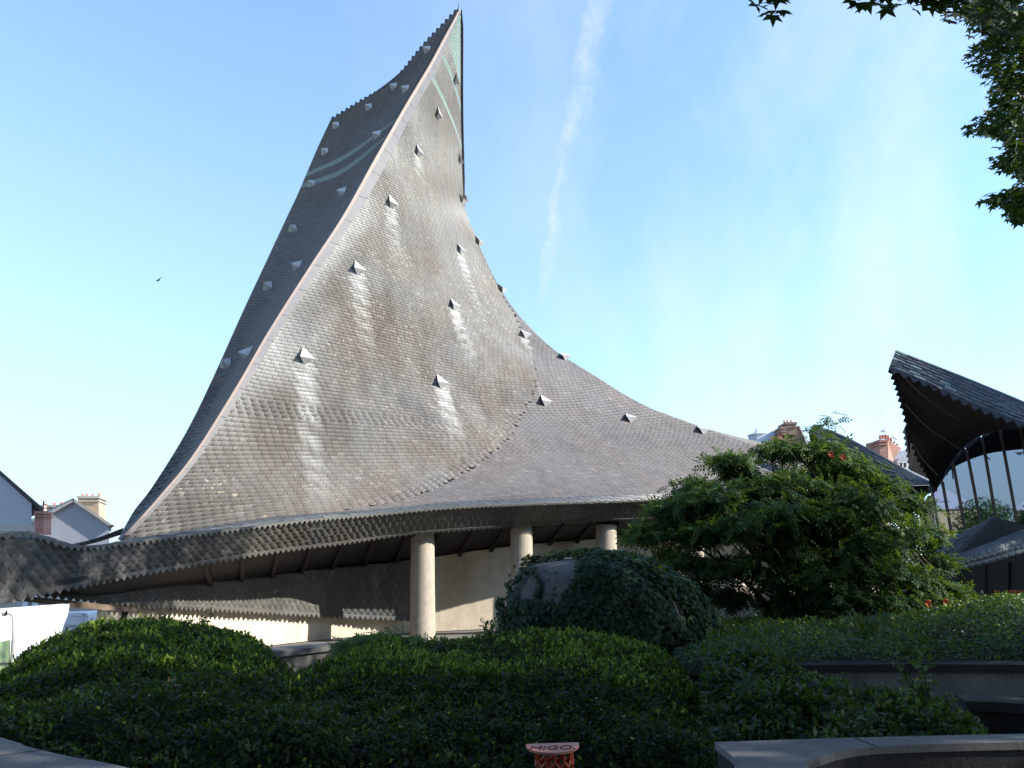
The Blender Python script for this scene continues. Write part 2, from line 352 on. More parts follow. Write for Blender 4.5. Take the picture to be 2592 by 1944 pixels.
# ================================================================= CHURCH
church=empty('church',at(944,1600,20)*np.array([1,1,0]),'modern church with towering curved slate roof, sharp spire and cream columns','church')
ARY=[(22,26),(100,25.4),(165,24.8),(274,23.7),(400,22.6),(545,21.3),(685,20),(839,18.7),(985,17.6),(1160,16.6),(1262,16),(1368,15.5)]
def arY(y): return float(np.interp(y,[a for a,b in ARY],[b for a,b in ARY]))
def lev(pts,mix=1.):
    """rows given as (x,y) whose points stay level with the first one"""
    Y0=arY(pts[0][1]);z=at(*pts[0],Y0)[2];return [(x,y,Y0 if i==0 else float(atz(x,y,z)[1])) for i,(x,y) in enumerate(pts)]
rowsA=[
 [(307,1368,15.5),(400,1353,15.9),(500,1338,16.3),(700,1309,17.1),(944,1290,18.2),(1188,1268,19.4),(1600,1252,21.3),(2000,1236,24.4),(2270,1220,27)],
 [(404,1262,16),(700,1250,17.5),(950,1240,18.9),(1200,1225,20.3),(1600,1202,22.9),(1900,1190,25.2),(2160,1186,27.3)],
 [(486,1160,16.6),(700,1158,18),(950,1160,19.7),(1200,1155,21.4),(1500,1140,23.6),(1800,1135,25.8),(1999,1153,27)],
 [(597,985,17.6),(700,1003,18.3),(998,1038,20.7),(1115,1053,21.6),(1300,1068,23.4),(1500,1066,25.2),(1676,1046,26.9)],
 [(683,839,18.7),(800,860,19.5),(950,893,20.9),(1100,925,22.4),(1250,950,24),(1400,958,25.8),(1500,948,27.1)],
 lev([(780,685),(900,715),(1000,745),(1100,780),(1200,815),(1300,848),(1375,862)]),
 lev([(870,545),(960,580),(1050,620),(1150,670),(1230,715),(1273,742)]),
 lev([(950,400),(1020,440),(1090,490),(1150,545),(1197,582)]),
 lev([(1020,274),(1070,335),(1120,400),(1155,460),(1174,505)]),
 lev([(1085,165),(1115,222),(1140,280),(1157,325),(1168,362)]),
 lev([(1120,100),(1140,150),(1155,195),(1166,240)]),
 lev([(1150,45),(1156,70),(1161,95),(1166,120)]),
 [(1161,22,26),(1163,23,26.1),(1166,24,26.3)]]
SA=Sheet(rowsA,26,300,300)
if SA.Nn(.4,.3)[0][1]>0: SA.N=-SA.N
bord=np.array([(1350,480,0),(1360,900),(1352,950),(1324,1031),(1265,1125),(1148,1207),(996,1271),(820,1313)],dtype=object)
BX=[(1215,600),(1300,790),(1347,880),(1358,950),(1338,1020),(1300,1080),(1240,1145),(1150,1207),(996,1271),(820,1316),(640,1345)]
# boundary between the old and the newer slates, kept as a curve in the surface's own coordinates
buv=np.array([SA.uv_at_px(*p) for p in BX])
def isC(u,v):
    uc=np.interp(v,buv[::-1,1],buv[::-1,0]) # u of the border for each v
    return u>np.where(v>buv[0,1],2,uc)
VA=[(987,516),(1056,382),(1105,287),(1151,199),(1161,402),(1166,505),(1161,633),(1146,772),(903,682),(768,902),(1113,969),(1326,848),(1376,1017),(1590,1059),(1773,1093),(1179,500),(1213,614),(1270,730),(1430,903)]
vuv=[SA.uv_at_px(*p) for p in VA]
paths=[]
for (u,v),L_ in zip(vuv,[3.2,2.5,0,0,0,0,3.5,3.2,4.0,6.0,3.4,1.5,2.2,1.,.6,0,0,0,0]):
    if L_>0: 
        L_*=.8;pp=steep_path(SA,u,v,L_);paths.append((pp,L_))
def attrA(u,v,c):
    st=np.zeros(len(u))
    for pp,L_ in paths:
        if len(pp)<2:continue
        for s in range(0,len(c),4000):
            D=c[s:s+4000,None]-pp[None];d=np.linalg.norm(D,axis=2);k=d.argmin(1);dm=d.min(1);t=k/len(pp)
            h=np.exp(-((dm-.15)/(.085))**2)+.45*np.exp(-(dm/.12)**2)*(t<.35);st[s:s+4000]=np.maximum(st[s:s+4000],h*(1-t)**.7*(k>0))
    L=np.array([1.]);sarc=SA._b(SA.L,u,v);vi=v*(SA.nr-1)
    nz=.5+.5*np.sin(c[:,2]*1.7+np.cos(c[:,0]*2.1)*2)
    arris_sheen=np.clip((.9+.9*nz-sarc)/1.6,0,1)*np.clip((vi-1.8)/1.5,0,1)  # pale band beside the arris: sky sheen painted into the slate colour
    st=np.maximum(st,.75*arris_sheen)
    up=np.clip((vi-4.5)/3,0,1)*.35*(.5+.5*nz);st=np.maximum(st,up)  # upper slope paled too, sheen put into the colour
    gr=((vi>10.15)|((vi>9.62)&(vi<9.78))|((vi>8.85)&(vi<8.98))).astype(float)*.95
    gr=np.where((vi>9.8)&(vi<9.98),0,gr)
    return np.clip(st,0,1),gr
def roundA(u,v):
    vi=v*(SA.nr-1);a=(vi>2.72)&(vi<2.93)
    uc=np.interp(v,buv[::-1,1],buv[::-1,0]);b=(u>uc-.035)&(u<uc)&(vi<3.2)&(vi>.3);return (a|b)
link('roof_underlay',SA.mesh('roof_underlay',-.06,1),M['under'],church)
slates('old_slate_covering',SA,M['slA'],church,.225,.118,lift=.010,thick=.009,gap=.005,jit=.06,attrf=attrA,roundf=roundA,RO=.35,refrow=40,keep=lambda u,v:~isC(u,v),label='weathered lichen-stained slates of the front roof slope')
slates('newer_slate_covering',SA,M['slC'],church,.225,.118,lift=.008,thick=.008,gap=.004,jit=.06,refrow=150,keep=lambda u,v:isC(u,v),label='smooth violet-grey slates of the flared skirt')
# left slope
def aY(x,y,d=0): return (x,y,arY(y)+d)
LE=[(1366,15.7),(1295,16.5),(1230,17.2),(1100,18.6),(970,20),(782,22.2),(660,23.6),(546,25.2),(440,27),(370,28),(304,29)]
def leY(y): return float(np.interp(-y,[-a for a,b in LE],[b for a,b in LE]))
def rb(l,c,a): 
    Yl,Ya=leY(l[1]),arY(a[1]);return [(*l,Yl),(*c,(Yl+Ya)/2+.75*min(1,(a[0]-l[0])/90)),(*a,Ya)]
rowsB=[[(299,1366,15.7),(303,1367,15.6),(307,1368,15.5)],rb((338,1295),(356,1300),(370,1303)),rb((387,1230),(420,1224),(447,1208)),rb((468,1100),(506,1096),(539,1085)),
 rb((533,970),(580,958),(622,929)),rb((618,782),(680,780),(740,742)),rb((675,660),(752,672),(805,644)),rb((728,546),(806,570),(870,545)),rb((750,500),(850,480),(950,400)),
 rb((776,440),(880,390),(1000,300)),rb((806,370),(930,310),(1050,222)),
 [(837,304,29),(912,258,28.4),(990,212,27.6),(1035,160,27.2),(1080,106,26.8),(1161,22,26)]]
SB=Sheet(rowsB,14,200,260)
if SB.Nn(.5,.5)[0][1]>0: SB.N=-SB.N
def attrB(u,v,c):
    vi=v*(SB.nr-1);g=((vi>8.85)&(vi<9.02))|((vi>8.45)&(vi<8.57));return np.full(len(u),.08),g*np.clip(.9-u*.6,0,.6)
SB_G=SB.G.copy();_al=colcurve(SA,0,400);_z=_al[:,2]
for _v in range(SB.nv):
    _t=np.array([np.interp(SB.G[_v,-1,2],_z,_al[:,k]) for k in range(3)])
    SB.G[_v]+= (_t-SB.G[_v,-1])[None]*(np.linspace(0,1,SB.nu)**2)[:,None]
link('roof_underlay',SB.mesh('roof_underlay',-.05,1),M['under'],church)
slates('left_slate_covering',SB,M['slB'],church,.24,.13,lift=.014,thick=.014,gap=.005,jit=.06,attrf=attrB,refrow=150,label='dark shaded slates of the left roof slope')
# rear closing slope
rear=[]
for v in np.linspace(0,1,50):
    a=SB.P(0,v)[0];b=SA.P(1,v)[0];m_=(a+b)/2+np.array([0,3.0*(1-v)+.2,-.4]);rear.append([a,m_,b])
SR=Sheet(rear,12,60,99,px=False);link('rear_roof_slope',SR.mesh('rear_roof_slope',0,1),M['slB'],church)
# serrated verge of the left slope
mb=MB();top=rowcurve(SB,1,300);dv=rowcurve(SB,1,300)-rowcurve(SB,.97,300);dv/=np.linalg.norm(dv,axis=1,keepdims=True)+1e-9
dv=dv*.4+np.array([-.45,0,.8])
teeth_mb(mb,top[:-3],dv[:-3],.26,.13);mb.build('verge_slates',M['edge'],church)
# arris flashing: zinc plates with a pink copper edge
al=colcurve(SA,0,260);P0=[];P1=[];P2=[]
px,py,_=proj(al)
wpx=np.interp(py,[22,60,100,165,400,685,1000,1368],[1,9,19,23,22,14,10,6])
ar_rt=[]
for i in range(260):
    v=i/259.;w=wpx[i]/f*al[i][1]*1.25
    L=SA._b(SA.L,np.array([0.]),np.array([v]))
    row=np.array([np.interp(v*(SA.nv-1),np.arange(SA.nv),SA.L[:,k]) for k in (0,10,20,40,80,150,299)])
    u=np.interp(w*1.5,row,[0,10/299,20/299,40/299,80/299,150/299,1]);ar_rt.append((u,v))
ar=np.array(ar_rt);Nn=SA.Nn(np.maximum(ar[:,0],.02),ar[:,1])
mb=MB();mp=MB();i=2
outl=al+np.array([-.02,-.05,.0])
while i<252:
    st=9 if i<150 else 7;j=min(i+st,252)
    def pt(k,t): 
        return SA.P(ar[k,0]*t,ar[k,1])[0]+Nn[k]*(.07 if t<.9 else .05)
    for k in range(i,j):
        e=k+1-(.12 if k==j-1 else 0);kk=min(k+1,251)
        A=pt(k,.12);B=pt(k,1.);C=pt(kk,1.);D=pt(kk,.12)
        if e<k+1: C=C*.88+B*.12;D=D*.88+A*.12
        mb.hexa([A,B,C,D],[x-Nn[k]*.03 for x in (A,B,C,D)])
        A=al[k]+Nn[k]*.09+np.array([-.03,-.02,0]);B=pt(k,.17)+Nn[k]*.02;C=pt(kk,.17)+Nn[k]*.02;D=al[kk]+Nn[k]*.09+np.array([-.03,-.02,0])
        mp.hexa([A,B,C,D],[x-Nn[k]*.05 for x in (A,B,C,D)])
    i=j
mb.build('ridge_flashing',M['zinc'],church);mp.build('ridge_trim',M['pink'],church)
mb=MB();mb.tube([al[-1]+np.array([0,0,-.3]),al[-1]+np.array([-.0,0,.28])],[.035,.02]);mb.build('lightning_rod',M['zinc'],church)
# dark edge board on the vertical right side of the spire
mb=MB();vs_=np.linspace(7.75/12,1,60);c1=SA.P(np.full(60,1.),vs_);wx=np.interp(np.linspace(0,1,60),[0,.15,.9,1],[.0,.11,.11,.05])
for i in range(59):
    q0=[c1[i]+[-.03,-.01,0],c1[i]+[wx[i],-.01,0],c1[i+1]+[wx[i+1],-.01,0],c1[i+1]+[-.03,-.01,0]]
    mb.hexa(q0,[q+np.array([0,.25,0]) for q in q0])
mb.build('edge_board',M['edge'],church)
# roof vents
VB=[(1085,125),(1000,219),(1031,225),(937,270),(853,318),(960,341),(826,384),(872,486),(792,466),(745,577),(757,671),(682,724),(630,892),(576,921)]
vm_=MB();vm_.add([(0,.28,0.0),(-.18,-.10,.17),(.18,-.10,.17),(0,-.20,-.01)],[(0,1,2),(1,3,2),(0,3,1),(0,2,3)])
vme=bpy.data.meshes.new('roof_vent');vme.from_pydata(vm_.v,[],vm_.f)
vme.materials.append(M['vent'])
vb_=MB();vb_.add([(0,.24,0.02),(-.18,-.16,.0),(.18,-.16,0),(0,-.15,.26),(0,-.24,0.0)],[(0,1,3),(0,3,2),(1,4,3),(4,2,3)])
vmb=bpy.data.meshes.new('roof_vent_left');vmb.from_pydata(vb_.v,[],vb_.f);vmb.materials.append(M['vent'])
def place_vent(sh,u,v,sc):
    u=min(max(u,.01),.995);p=sh.P(u,v)[0];n=sh.Nn(u,v)[0];up=np.array([0,0,1.])-n*n[2];up/=np.linalg.norm(up);r=np.cross(up,n)
    o=bpy.data.objects.new('roof_vent',vme if sh is SA else vmb);COL.objects.link(o);o.parent=church
    import mathutils
    Mx=mathutils.Matrix(((r[0]*sc,up[0]*sc,n[0]*sc,p[0]-church.location.x),(r[1]*sc,up[1]*sc,n[1]*sc,p[1]-church.location.y),(r[2]*sc,up[2]*sc,n[2]*sc,p[2]),(0,0,0,1)));o.matrix_local=Mx
for (u,v) in vuv: place_vent(SA,u,v,1.2)
for q in VB: place_vent(SB,*SB.uv_at_px(*q),1.05)
# narrow canopy roof between the big slope and the fascia
T=[(-160,1372,9.8),(0,1360,10.4),(77,1353,10.8),(122,1369,11.1),(175,1385,11.4),(228,1388,11.8),(301,1380,12.4),(407,1367,13.2),(610,1341,14.9),(780,1320,16.2),(944,1306,17.6),(1188,1285,18.9),(1600,1270,21),(2000,1250,24.2),(2270,1232,26.6)]
Tc=pxcurve(T,300)
Bt=[(-160,1560,9.9),(0,1521,10.5),(53,1511,10.8),(122,1495,11.2),(203,1480,11.7),(285,1463,12.4),(407,1442,13.4),(529,1421,14.4),(692,1395,15.8),(863,1374,17.35),(985,1357,18.4),(1107,1344,19.0),(1290,1332,20.0),(1514,1318,21.2),(1600,1314,21.6),(2000,1298,24.8),(2270,1284,27.2)]
Bc=pxcurve(Bt,300)
# canopy top: from fascia line back to the roof foot
foot=[(-160,1366,12.2),(0,1352,12.8),(77,1346,13.2),(130,1364,13.5),(178,1380,13.9),(240,1381,14.4)]
R0c=np.concatenate([resample([at(*p) for p in foot]+[SA.P(0,0)[0]],62),rowcurve(SA,0,300)[2::3]])
R0r=resample(R0c,40);SE=Sheet([resample(Tc,40),resample([(a*.5+b*.5) for a,b in zip(resample(Tc,40),R0r)],40),R0r],40,300,12,px=False,resam=False)
if SE.Nn(.5,.5)[0][2]<0: SE.N=-SE.N
link('canopy_underlay',SE.mesh('canopy_underlay',-.012,1),M['edge'],church)
slates('canopy_slates',SE,M['slR'],church,.24,.2,lift=.012,label='narrow strip of bluish slates along the eaves')
# fascia with fish-scale slates
SFs=Sheet([resample(Bc,40),resample(Tc,40)],40,300,12,px=False,resam=False)
if SFs.Nn(.3,.5)[0][1]>0: SFs.N=-SFs.N
link('fascia_board',SFs.mesh('fascia_board',-.01,1),M['edge'],church)
slates('fascia_scales',SFs,M['slF'],church,.185,.105,lift=.005,thick=.008,gap=.003,jit=.1,roundf=lambda u,v:np.ones(len(u),bool),label='fish-scale slates of the long curved fascia')
dn=Bc-Tc;dn/=np.linalg.norm(dn,axis=1,keepdims=True)
mb=MB();teeth_mb(mb,Tc,dn*.75+np.array([.1,-.25,-.1]),.13,.085,lift=np.array([0.02,-.06,.02]));mb.build('drip_slates',M['slL'],church)
mb=MB();teeth_mb(mb,Bc,dn,.145,.085,lift=np.array([0,-.025,0.]));mb.build('pointed_fascia_slates',M['slF'],church)
# far-side eave behind the canopy on the left
SG=Sheet([[(165,1391,16.5),(240,1374,17.3),(312,1352,18)],[(165,1381,16.5),(240,1363,17.3),(312,1336,18)]],12,40,10)
if SG.Nn(.5,.5)[0][1]>0: SG.N=-SG.N
link('rear_eave',SG.mesh('rear_eave',0,1),M['edge'],church);slates('rear_eave_slates',SG,M['slF'],church,.2,.1,lift=.02)
# soffit and rafters
wallpts=[(250,1550,13.8),(300,1550,14.25),(450,1550,15.95),(600,1550,17.75),(820,1560,20.1),(1038,1540,21.6),(1290,1500,22.4),(1500,1480,23.5),(1800,1470,25.4),(2050,1460,27.2),(2250,1450,28.6)]
topy=[(250,1512),(300,1508),(450,1490),(600,1470),(820,1440),(1038,1418),(1290,1383),(1500,1365),(1800,1345),(2050,1330),(2250,1318)]
WT=resample([at(x,y,Y) for (x,y),(_,_,Y) in zip(topy,wallpts)],120)
Bs=pxcurve(Bt[3:],120)
mb=MB()
for i in range(119):
    a,b,c,d=Bs[i],Bs[i+1],WT[i+1]+np.array([0,.3,-.07]),WT[i]+np.array([0,.3,-.07]);o3=np.array([0,0,.06])
    mb.hexa([a+o3,b+o3,c+o3,d+o3],[a+o3*2,b+o3*2,c+o3*2,d+o3*2])
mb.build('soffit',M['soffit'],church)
for i in range(14,112,4):
    m2=MB();a,b=Bs[i]+np.array([0,.12,-.02]),WT[i]+np.array([0,-.02,-.1]);w=(Bs[i+1]-Bs[i]);w=w/np.linalg.norm(w)*.055;z=np.array([0,0,.13])
    m2.hexa([a-w,a+w,a+w+z,a-w+z],[b-w,b+w,b+w+z,b-w+z]);m2.build('rafter',M['wood'],church)
# wall
mb=MB()
for i in range(119):
    a,b=WT[i],WT[i+1];g=np.array([0,.25,0]);a0,b0=a*[1,1,0],b*[1,1,0]
    mb.hexa([a0,b0,b,a],[a0+g,b0+g,b+g,a+g])
mb.build('wall',M['wall'],church)
# apron roof with scales under the canopy
Cb=[(60,1503,12.0),(106,1503,12.4),(244,1519,13.4),(366,1529,14.6),(529,1538,16.6),(692,1548,18.5),(850,1556,20.1),(985,1562,21.0),(1040,1564,21.3)]
Ct=[(60,1500,12.1),(106,1497,12.5),(244,1490,13.5),(366,1484,14.7),(529,1475,16.7),(692,1458,18.6),(850,1440,20.2),(985,1425,21.1),(1040,1418,21.4)]
SP=Sheet([[at(*p) for p in Cb],[at(*p)+np.array([0,0,-.0]) for p in Ct]],24,200,14,px=False)
if SP.Nn(.5,.5)[0][1]>0: SP.N=-SP.N
link('apron_board',SP.mesh('apron_board',-.01,1),M['wood'],church)
slates('apron_scales',SP,M['slF'],church,.185,.105,lift=.005,thick=.008,gap=.003,jit=.1,roundf=lambda u,v:np.ones(len(u),bool),label='lower band of fish-scale slates over the wall')
cb=rowcurve(SP,0,200);ct=rowcurve(SP,1,200);dn2=cb-ct;dn2/=np.linalg.norm(dn2,axis=1,keepdims=True)
mb=MB();teeth_mb(mb,cb,dn2*.6+np.array([0,0,-.5]),.145,.09,lift=np.array([0,-.02,0]));mb.build('pointed_apron_slates',M['slF'],church)
# long beam under the apron at the left, raking strut
mb=MB();a=pxcurve([(-120,1500,11.3),(53,1513,11.7),(180,1526,12.4),(317,1541,13.4)],20);b=pxcurve([(-120,1512,11.3),(53,1522,11.7),(180,1537,12.4),(317,1548,13.4)],20)
for i in range(19):
    g=np.array([.05,.3,0]);mb.hexa([b[i],b[i+1],a[i+1],a[i]],[q+g for q in (b[i],b[i+1],a[i+1],a[i])])
mb.build('beam',M['brown'],church)
mb=MB();mb.hexa([at(232,1625,13.6),at(262,1625,13.6),at(274,1530,13.8),at(252,1530,13.8)],[at(232,1625,14.0),at(262,1625,14.0),at(274,1530,14.2),at(252,1530,14.2)]);mb.build('raking_post',M['wall'],church)
mb=MB();mb.hexa([at(262,1630,14.3),at(300,1630,14.3),at(330,1535,14.4),at(274,1535,14.4)],[at(262,1630,14.6),at(300,1630,14.6),at(330,1535,14.7),at(274,1535,14.7)]);mb.build('gap_slab',M['dark'],church,'dark opening at the left end of the wall')  # near-black slab standing in for the dark gap
# columns
for (x,Y,xt) in ((1069.6,19.5,1070),(1322,20.7,1320),(1537,21.9,1535),(1760,23.6,1758),(1960,25.2,1958)):
    b=at(x,1640,Y);t=at(xt,1338,Y);w=29.5/f*19.6
    mb=MB();mb.tube([(b[0],b[1],-.1),(b[0]*.5+t[0]*.5,t[1],t[2]*.5),(t[0],t[1],t[2]+.1)],[w*1.05,w,w*.97],32);mb.build('column',M['col'],church,smooth=False)
# thin far roof plane on the right skyline, and gable wing
mb=MB();u_=pxcurve([(1670,1042,27.5),(1796,1086,28.6),(1895,1112,29.5),(1974,1129,30),(2060,1150,30)],30);l_=pxcurve([(1690,1075,27.4),(1796,1120,28.4),(1895,1150,29.3),(1974,1168,29.8),(2060,1190,29.8)],30)
for i in range(29):
    g=np.array([0,.15,0]);mb.hexa([l_[i],l_[i+1],u_[i+1],u_[i]],[q+g for q in (l_[i],l_[i+1],u_[i+1],u_[i])])
mb.build('far_verge',M['edge'],church)
def shell(name,rows,mat,parent,tw=None,th=None,green=None,back=M['soffit'],lift=.015,nc=16,label=None,step=1,**k):
    s=Sheet(rows,nc,90,60)
    if s.Nn(.5,.5)[0]@(CAM-s.P(.5,.5)[0])<0:s.N=-s.N
    link(name+'_board',s.mesh(name+'_board',-.01,step),back,parent)
    if tw: slates(name,s,mat,parent,tw,th,lift=lift,attrf=(lambda u,v,c:(np.zeros(len(u)),green(u,v).astype(float))) if green else None,label=label,**k)
    return s
gw=shell('gable_slates',[[(2109,1127,25.0),(2160,1160,24.6),(2270,1229,23.8),(2310,1228,23.5),(2366,1226,23.2)],[(2055,1100,25.3),(2130,1140,25),(2228,1185,24.3),(2300,1212,23.8),(2366,1225,23.3)],[(2060,1073,25.5),(2139,1104,25.3),(2228,1151,24.7),(2310,1197,24.1),(2366,1224,23.4)]],M['slR'],church,.3,.14,green=lambda u,v:(rng.random(len(u))<.75)*((u<.09)|((u>.17)&(u<.27)&(v<.75)))*.5,label='slates of the small pointed gable wing behind the tree')
mb=MB();mb.prism([at(2051,1098,25.6),at(2060,1075,25.7),at(2063,1095,25.6),at(2120,1135,25.3),at(2270,1231,24.1),at(2366,1228,23.5),at(2319,1287,23.8),at(2297,1315,24),at(2150,1330,24.8),at(2055,1120,25.6)],(0,.12,0));mb.build('gable_soffit',M['soffit'],church)
mb=MB();teeth_mb(mb,pxcurve([(2060,1076,25.4),(2052,1096,25.4),(2056,1117,25.5)],20),np.array([-.9,0,-.2]),.12,.09)
teeth_mb(mb,pxcurve([(2056,1112,25.4),(2109,1128,24.9),(2160,1162,24.5)],30),np.array([-.2,0,-.9]),.14,.12);mb.build('gable_verge_slates',M['edge'],church)
# ================================================================= GLASS HALL (right)
hall=empty('market_hall',at(2500,1500,20)*np.array([1,1,0]),'dark slate hall with overhanging roof and tall glass wall at the right','hall')
hr=shell('roof_slates',[[(2250,932,18.6),(2285,944,18.5),(2338,966,18.3),(2400,994,18),(2463,1024,17.7),(2526,1047,17.4),(2592,1072,17.0),(2760,1120,16.2)],[(2268,885,18.9),(2338,913,18.8),(2432,950,18.4),(2592,1016,17.7),(2760,1090,17)]],M['slR'],hall,.3,.15,green=lambda u,v:(rng.random(len(u))<.8)*((u<.05)|((u>.13)&(u<.19)&(v<.55))|((u>.30)&(u<.34)&(v<.4)))*.5,label='blue-grey slates of the overhanging hall roof')
us=shell('soffit',[[(2250,932,18.7),(2338,966,18.4),(2463,1024,17.8),(2592,1070,17.1),(2760,1118,16.3)],[(2262,955,18.9),(2340,1005,19.0),(2450,1052,18.5),(2592,1076,17.7),(2760,1112,17)],[(2280,1015,19.8),(2345,1060,19.9),(2450,1082,19.1),(2592,1081,18.2),(2760,1104,17.6)],[(2303,1100,20.7),(2345,1140,20.7),(2435,1112,19.8),(2592,1083,18.6),(2760,1098,17.9)],[(2366,1250,22.15),(2382,1216,21.9),(2413,1166,21.55),(2444,1128,21.2),(2488,1100,20.9),(2526,1086,20.65),(2592,1085,20.35),(2760,1095,19.8)]],None,hall,back=M['soffit'])
for q in ([(2268,945,18.65),(2330,1005,18.85),(2400,1052,19),(2480,1088,19.2)],[(2284,1025,19.7),(2330,1075,19.9),(2385,1115,20.1),(2425,1140,20.3)],[(2350,975,18.2),(2420,1015,18.1),(2520,1066,18.1)],[(2304,1125,20.7),(2330,1165,21.1),(2368,1205,21.5)]):
    MB().tube(pxcurve(q,16)+np.array([0,-.15,0]),.02,5).build('purlin',M['mull'],hall)
mb=MB();teeth_mb(mb,pxcurve([(2252,930,18.6),(2262,955,18.85),(2272,985,19.3),(2280,1013,19.7),(2291,1050,20.1),(2303,1100,20.6),(2325,1160,21.2),(2352,1210,21.8),(2372,1245,22.1)],60),np.array([-.8,0,-.35]),.26,.11)
teeth_mb(mb,pxcurve([(2252,932,18.5),(2338,967,18.2),(2463,1025,17.6),(2592,1073,16.9),(2760,1120,16.1)],80),np.array([-.35,0,-.8]),.24,.14);mb.build('verge_slates',M['edge'],hall)
def gpl(x,y):
    d=at(x,y,1)-CAM;p0=at(2357,1243,22.2);n_=np.array([.70,.714,0]);return float(((p0-CAM)@n_)/(d@n_))
arch=[(2354,1250,22.3),(2382,1216,21.8),(2413,1166,21.2),(2444,1128,20.6),(2488,1100,20),(2526,1086,19.6),(2557,1082,19.3),(2592,1085,19),(2640,1090,18.6),(2700,1100,18.2)];arch=[(x,y,gpl(x,y)) for x,y,Y in arch]
AC=pxcurve(arch,60)
mb=MB()
for i in range(59): mb.hexa([AC[i],AC[i+1],AC[i+1]+[0,0,.22],AC[i]+[0,0,.22]],[q+np.array([.1,.25,0]) for q in (AC[i],AC[i+1],AC[i+1]+[0,0,.22],AC[i]+[0,0,.22])])
teeth_mb(mb,AC[:36],np.array([-.1,0,-1]),.3,.14,lift=np.array([0,-.04,.05]));mb.build('arch_trim',M['edge'],hall)
mull=[((2357,1243),(2378,1370),22.2),((2383,1219),(2408,1361),21.8),((2410,1171),(2441,1342),21.3),((2444,1137),(2480,1324),20.7),((2484,1107),(2520,1330),20.1),((2529,1087),(2574,1340),19.6),((2581,1085),(2632,1360),19.1),((2640,1090),(2700,1370),18.6)]
mull=[(a,b,gpl(*a)) for a,b,Y in mull]
for a,b,Y in mull:
    m2=MB();A=at(*a,Y)+[0,-.03,0];B=at(*b,gpl(*b))+[0,-.03,0];m2.hexa([B+[-.026,-.03,-.5],B+[.026,-.03,-.5],B+[.026,.02,-.5],B+[-.026,.02,-.5]],[A+[-.026,-.03,0],A+[.026,-.03,0],A+[.026,.02,0],A+[-.026,.02,0]]);m2.build('mullion',M['mull'],hall)
for (a,b,Y),(c,d,Y2) in zip(mull[:-1],mull[1:]):
    m2=MB();A,B,C_,D=at(*a,gpl(*a)),at(*b,gpl(*b)),at(*c,gpl(*c)),at(*d,gpl(*d));cp=pxcurve(arch,400);xs,_,_=proj(cp);seg=cp[(xs>a[0]+2)&(xs<c[0]-2)][::8]
    poly=[B+[0,0,-.5],D+[0,0,-.5],C_]+list(seg[::-1])+[A];m2.add(poly,[tuple(range(len(poly)))]);o=m2.build('window_pane',M['glass'],hall)
m2=MB();m2.prism([at(2324,1284,22.9),at(2357,1252,22.5),at(2376,1372,22.4),at(2340,1375,22.8)],(.05,.12,0));m2.build('cream_panel',M['cream'],hall)
m2=MB();m2.prism([at(2298,1318,23.2),at(2322,1298,23.1),at(2329,1340,23),at(2300,1345,23.2)],(.05,.1,0));m2.build('side_window',M['glass'],hall)
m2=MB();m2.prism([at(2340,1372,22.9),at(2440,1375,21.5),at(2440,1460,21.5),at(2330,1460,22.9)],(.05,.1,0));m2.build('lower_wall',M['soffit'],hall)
# rear tip behind the big overhang
m2=MB();m2.prism([at(2288,1085,26),at(2297,1062,26),at(2304,1082,26),at(2320,1140,26.4),at(2350,1208,26.8),at(2340,1207,26.8),at(2303,1190,26.6)],(.3,.3,0));m2.build('rear_overhang',M['soffit'],hall)
m2=MB();m2.prism([at(2288,1083,25.9),at(2297,1060,25.9),at(2306,1076,25.9),at(2308,1092,25.9)],(.1,.05,0));m2.build('rear_tip',M['vent'],hall,'pale green slate tip of the rear overhang')
m2=MB();teeth_mb(m2,pxcurve([(2289,1085,25.8),(2296,1130,26),(2305,1190,26.4)],30),np.array([-.9,0,-.3]),.22,.1);m2.build('verge_slates',M['edge'],hall)
# low roofs under the glass
lr=shell('low_roof_slates',[[(2345,1440,17.2),(2420,1408,17),(2470,1380,16.8),(2530,1318,17)],[(2383,1371,19),(2440,1345,18.6),(2518,1306,18)]],M['slR'],hall,.25,.13)
m2=MB();m2.prism([at(2432,1397,16.6),at(2524,1312,17),at(2569,1321,17.2),at(2640,1345,17.4),at(2640,1400,16.6)],(0,.2,0));m2.build('low_gable',M['soffit'],hall)
lc=shell('low_canopy_slates',[[(2398,1450,15.5),(2500,1428,15.6),(2592,1400,15.7),(2720,1370,15.8)],[(2396,1424,15.7),(2500,1388,15.8),(2592,1362,16),(2720,1335,16.2)],[(2412,1408,16.6),(2500,1375,16.7),(2592,1340,16.9),(2720,1310,17)]],M['slR'],hall,.16,.13,lift=.012)
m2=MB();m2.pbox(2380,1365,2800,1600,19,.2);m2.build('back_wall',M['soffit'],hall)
for x in (2440,2500,2560,2625):
    m2=MB();m2.pbox(x,1425,x+7,1560,16.4,.1);m2.build('post',M['wood'],hall)
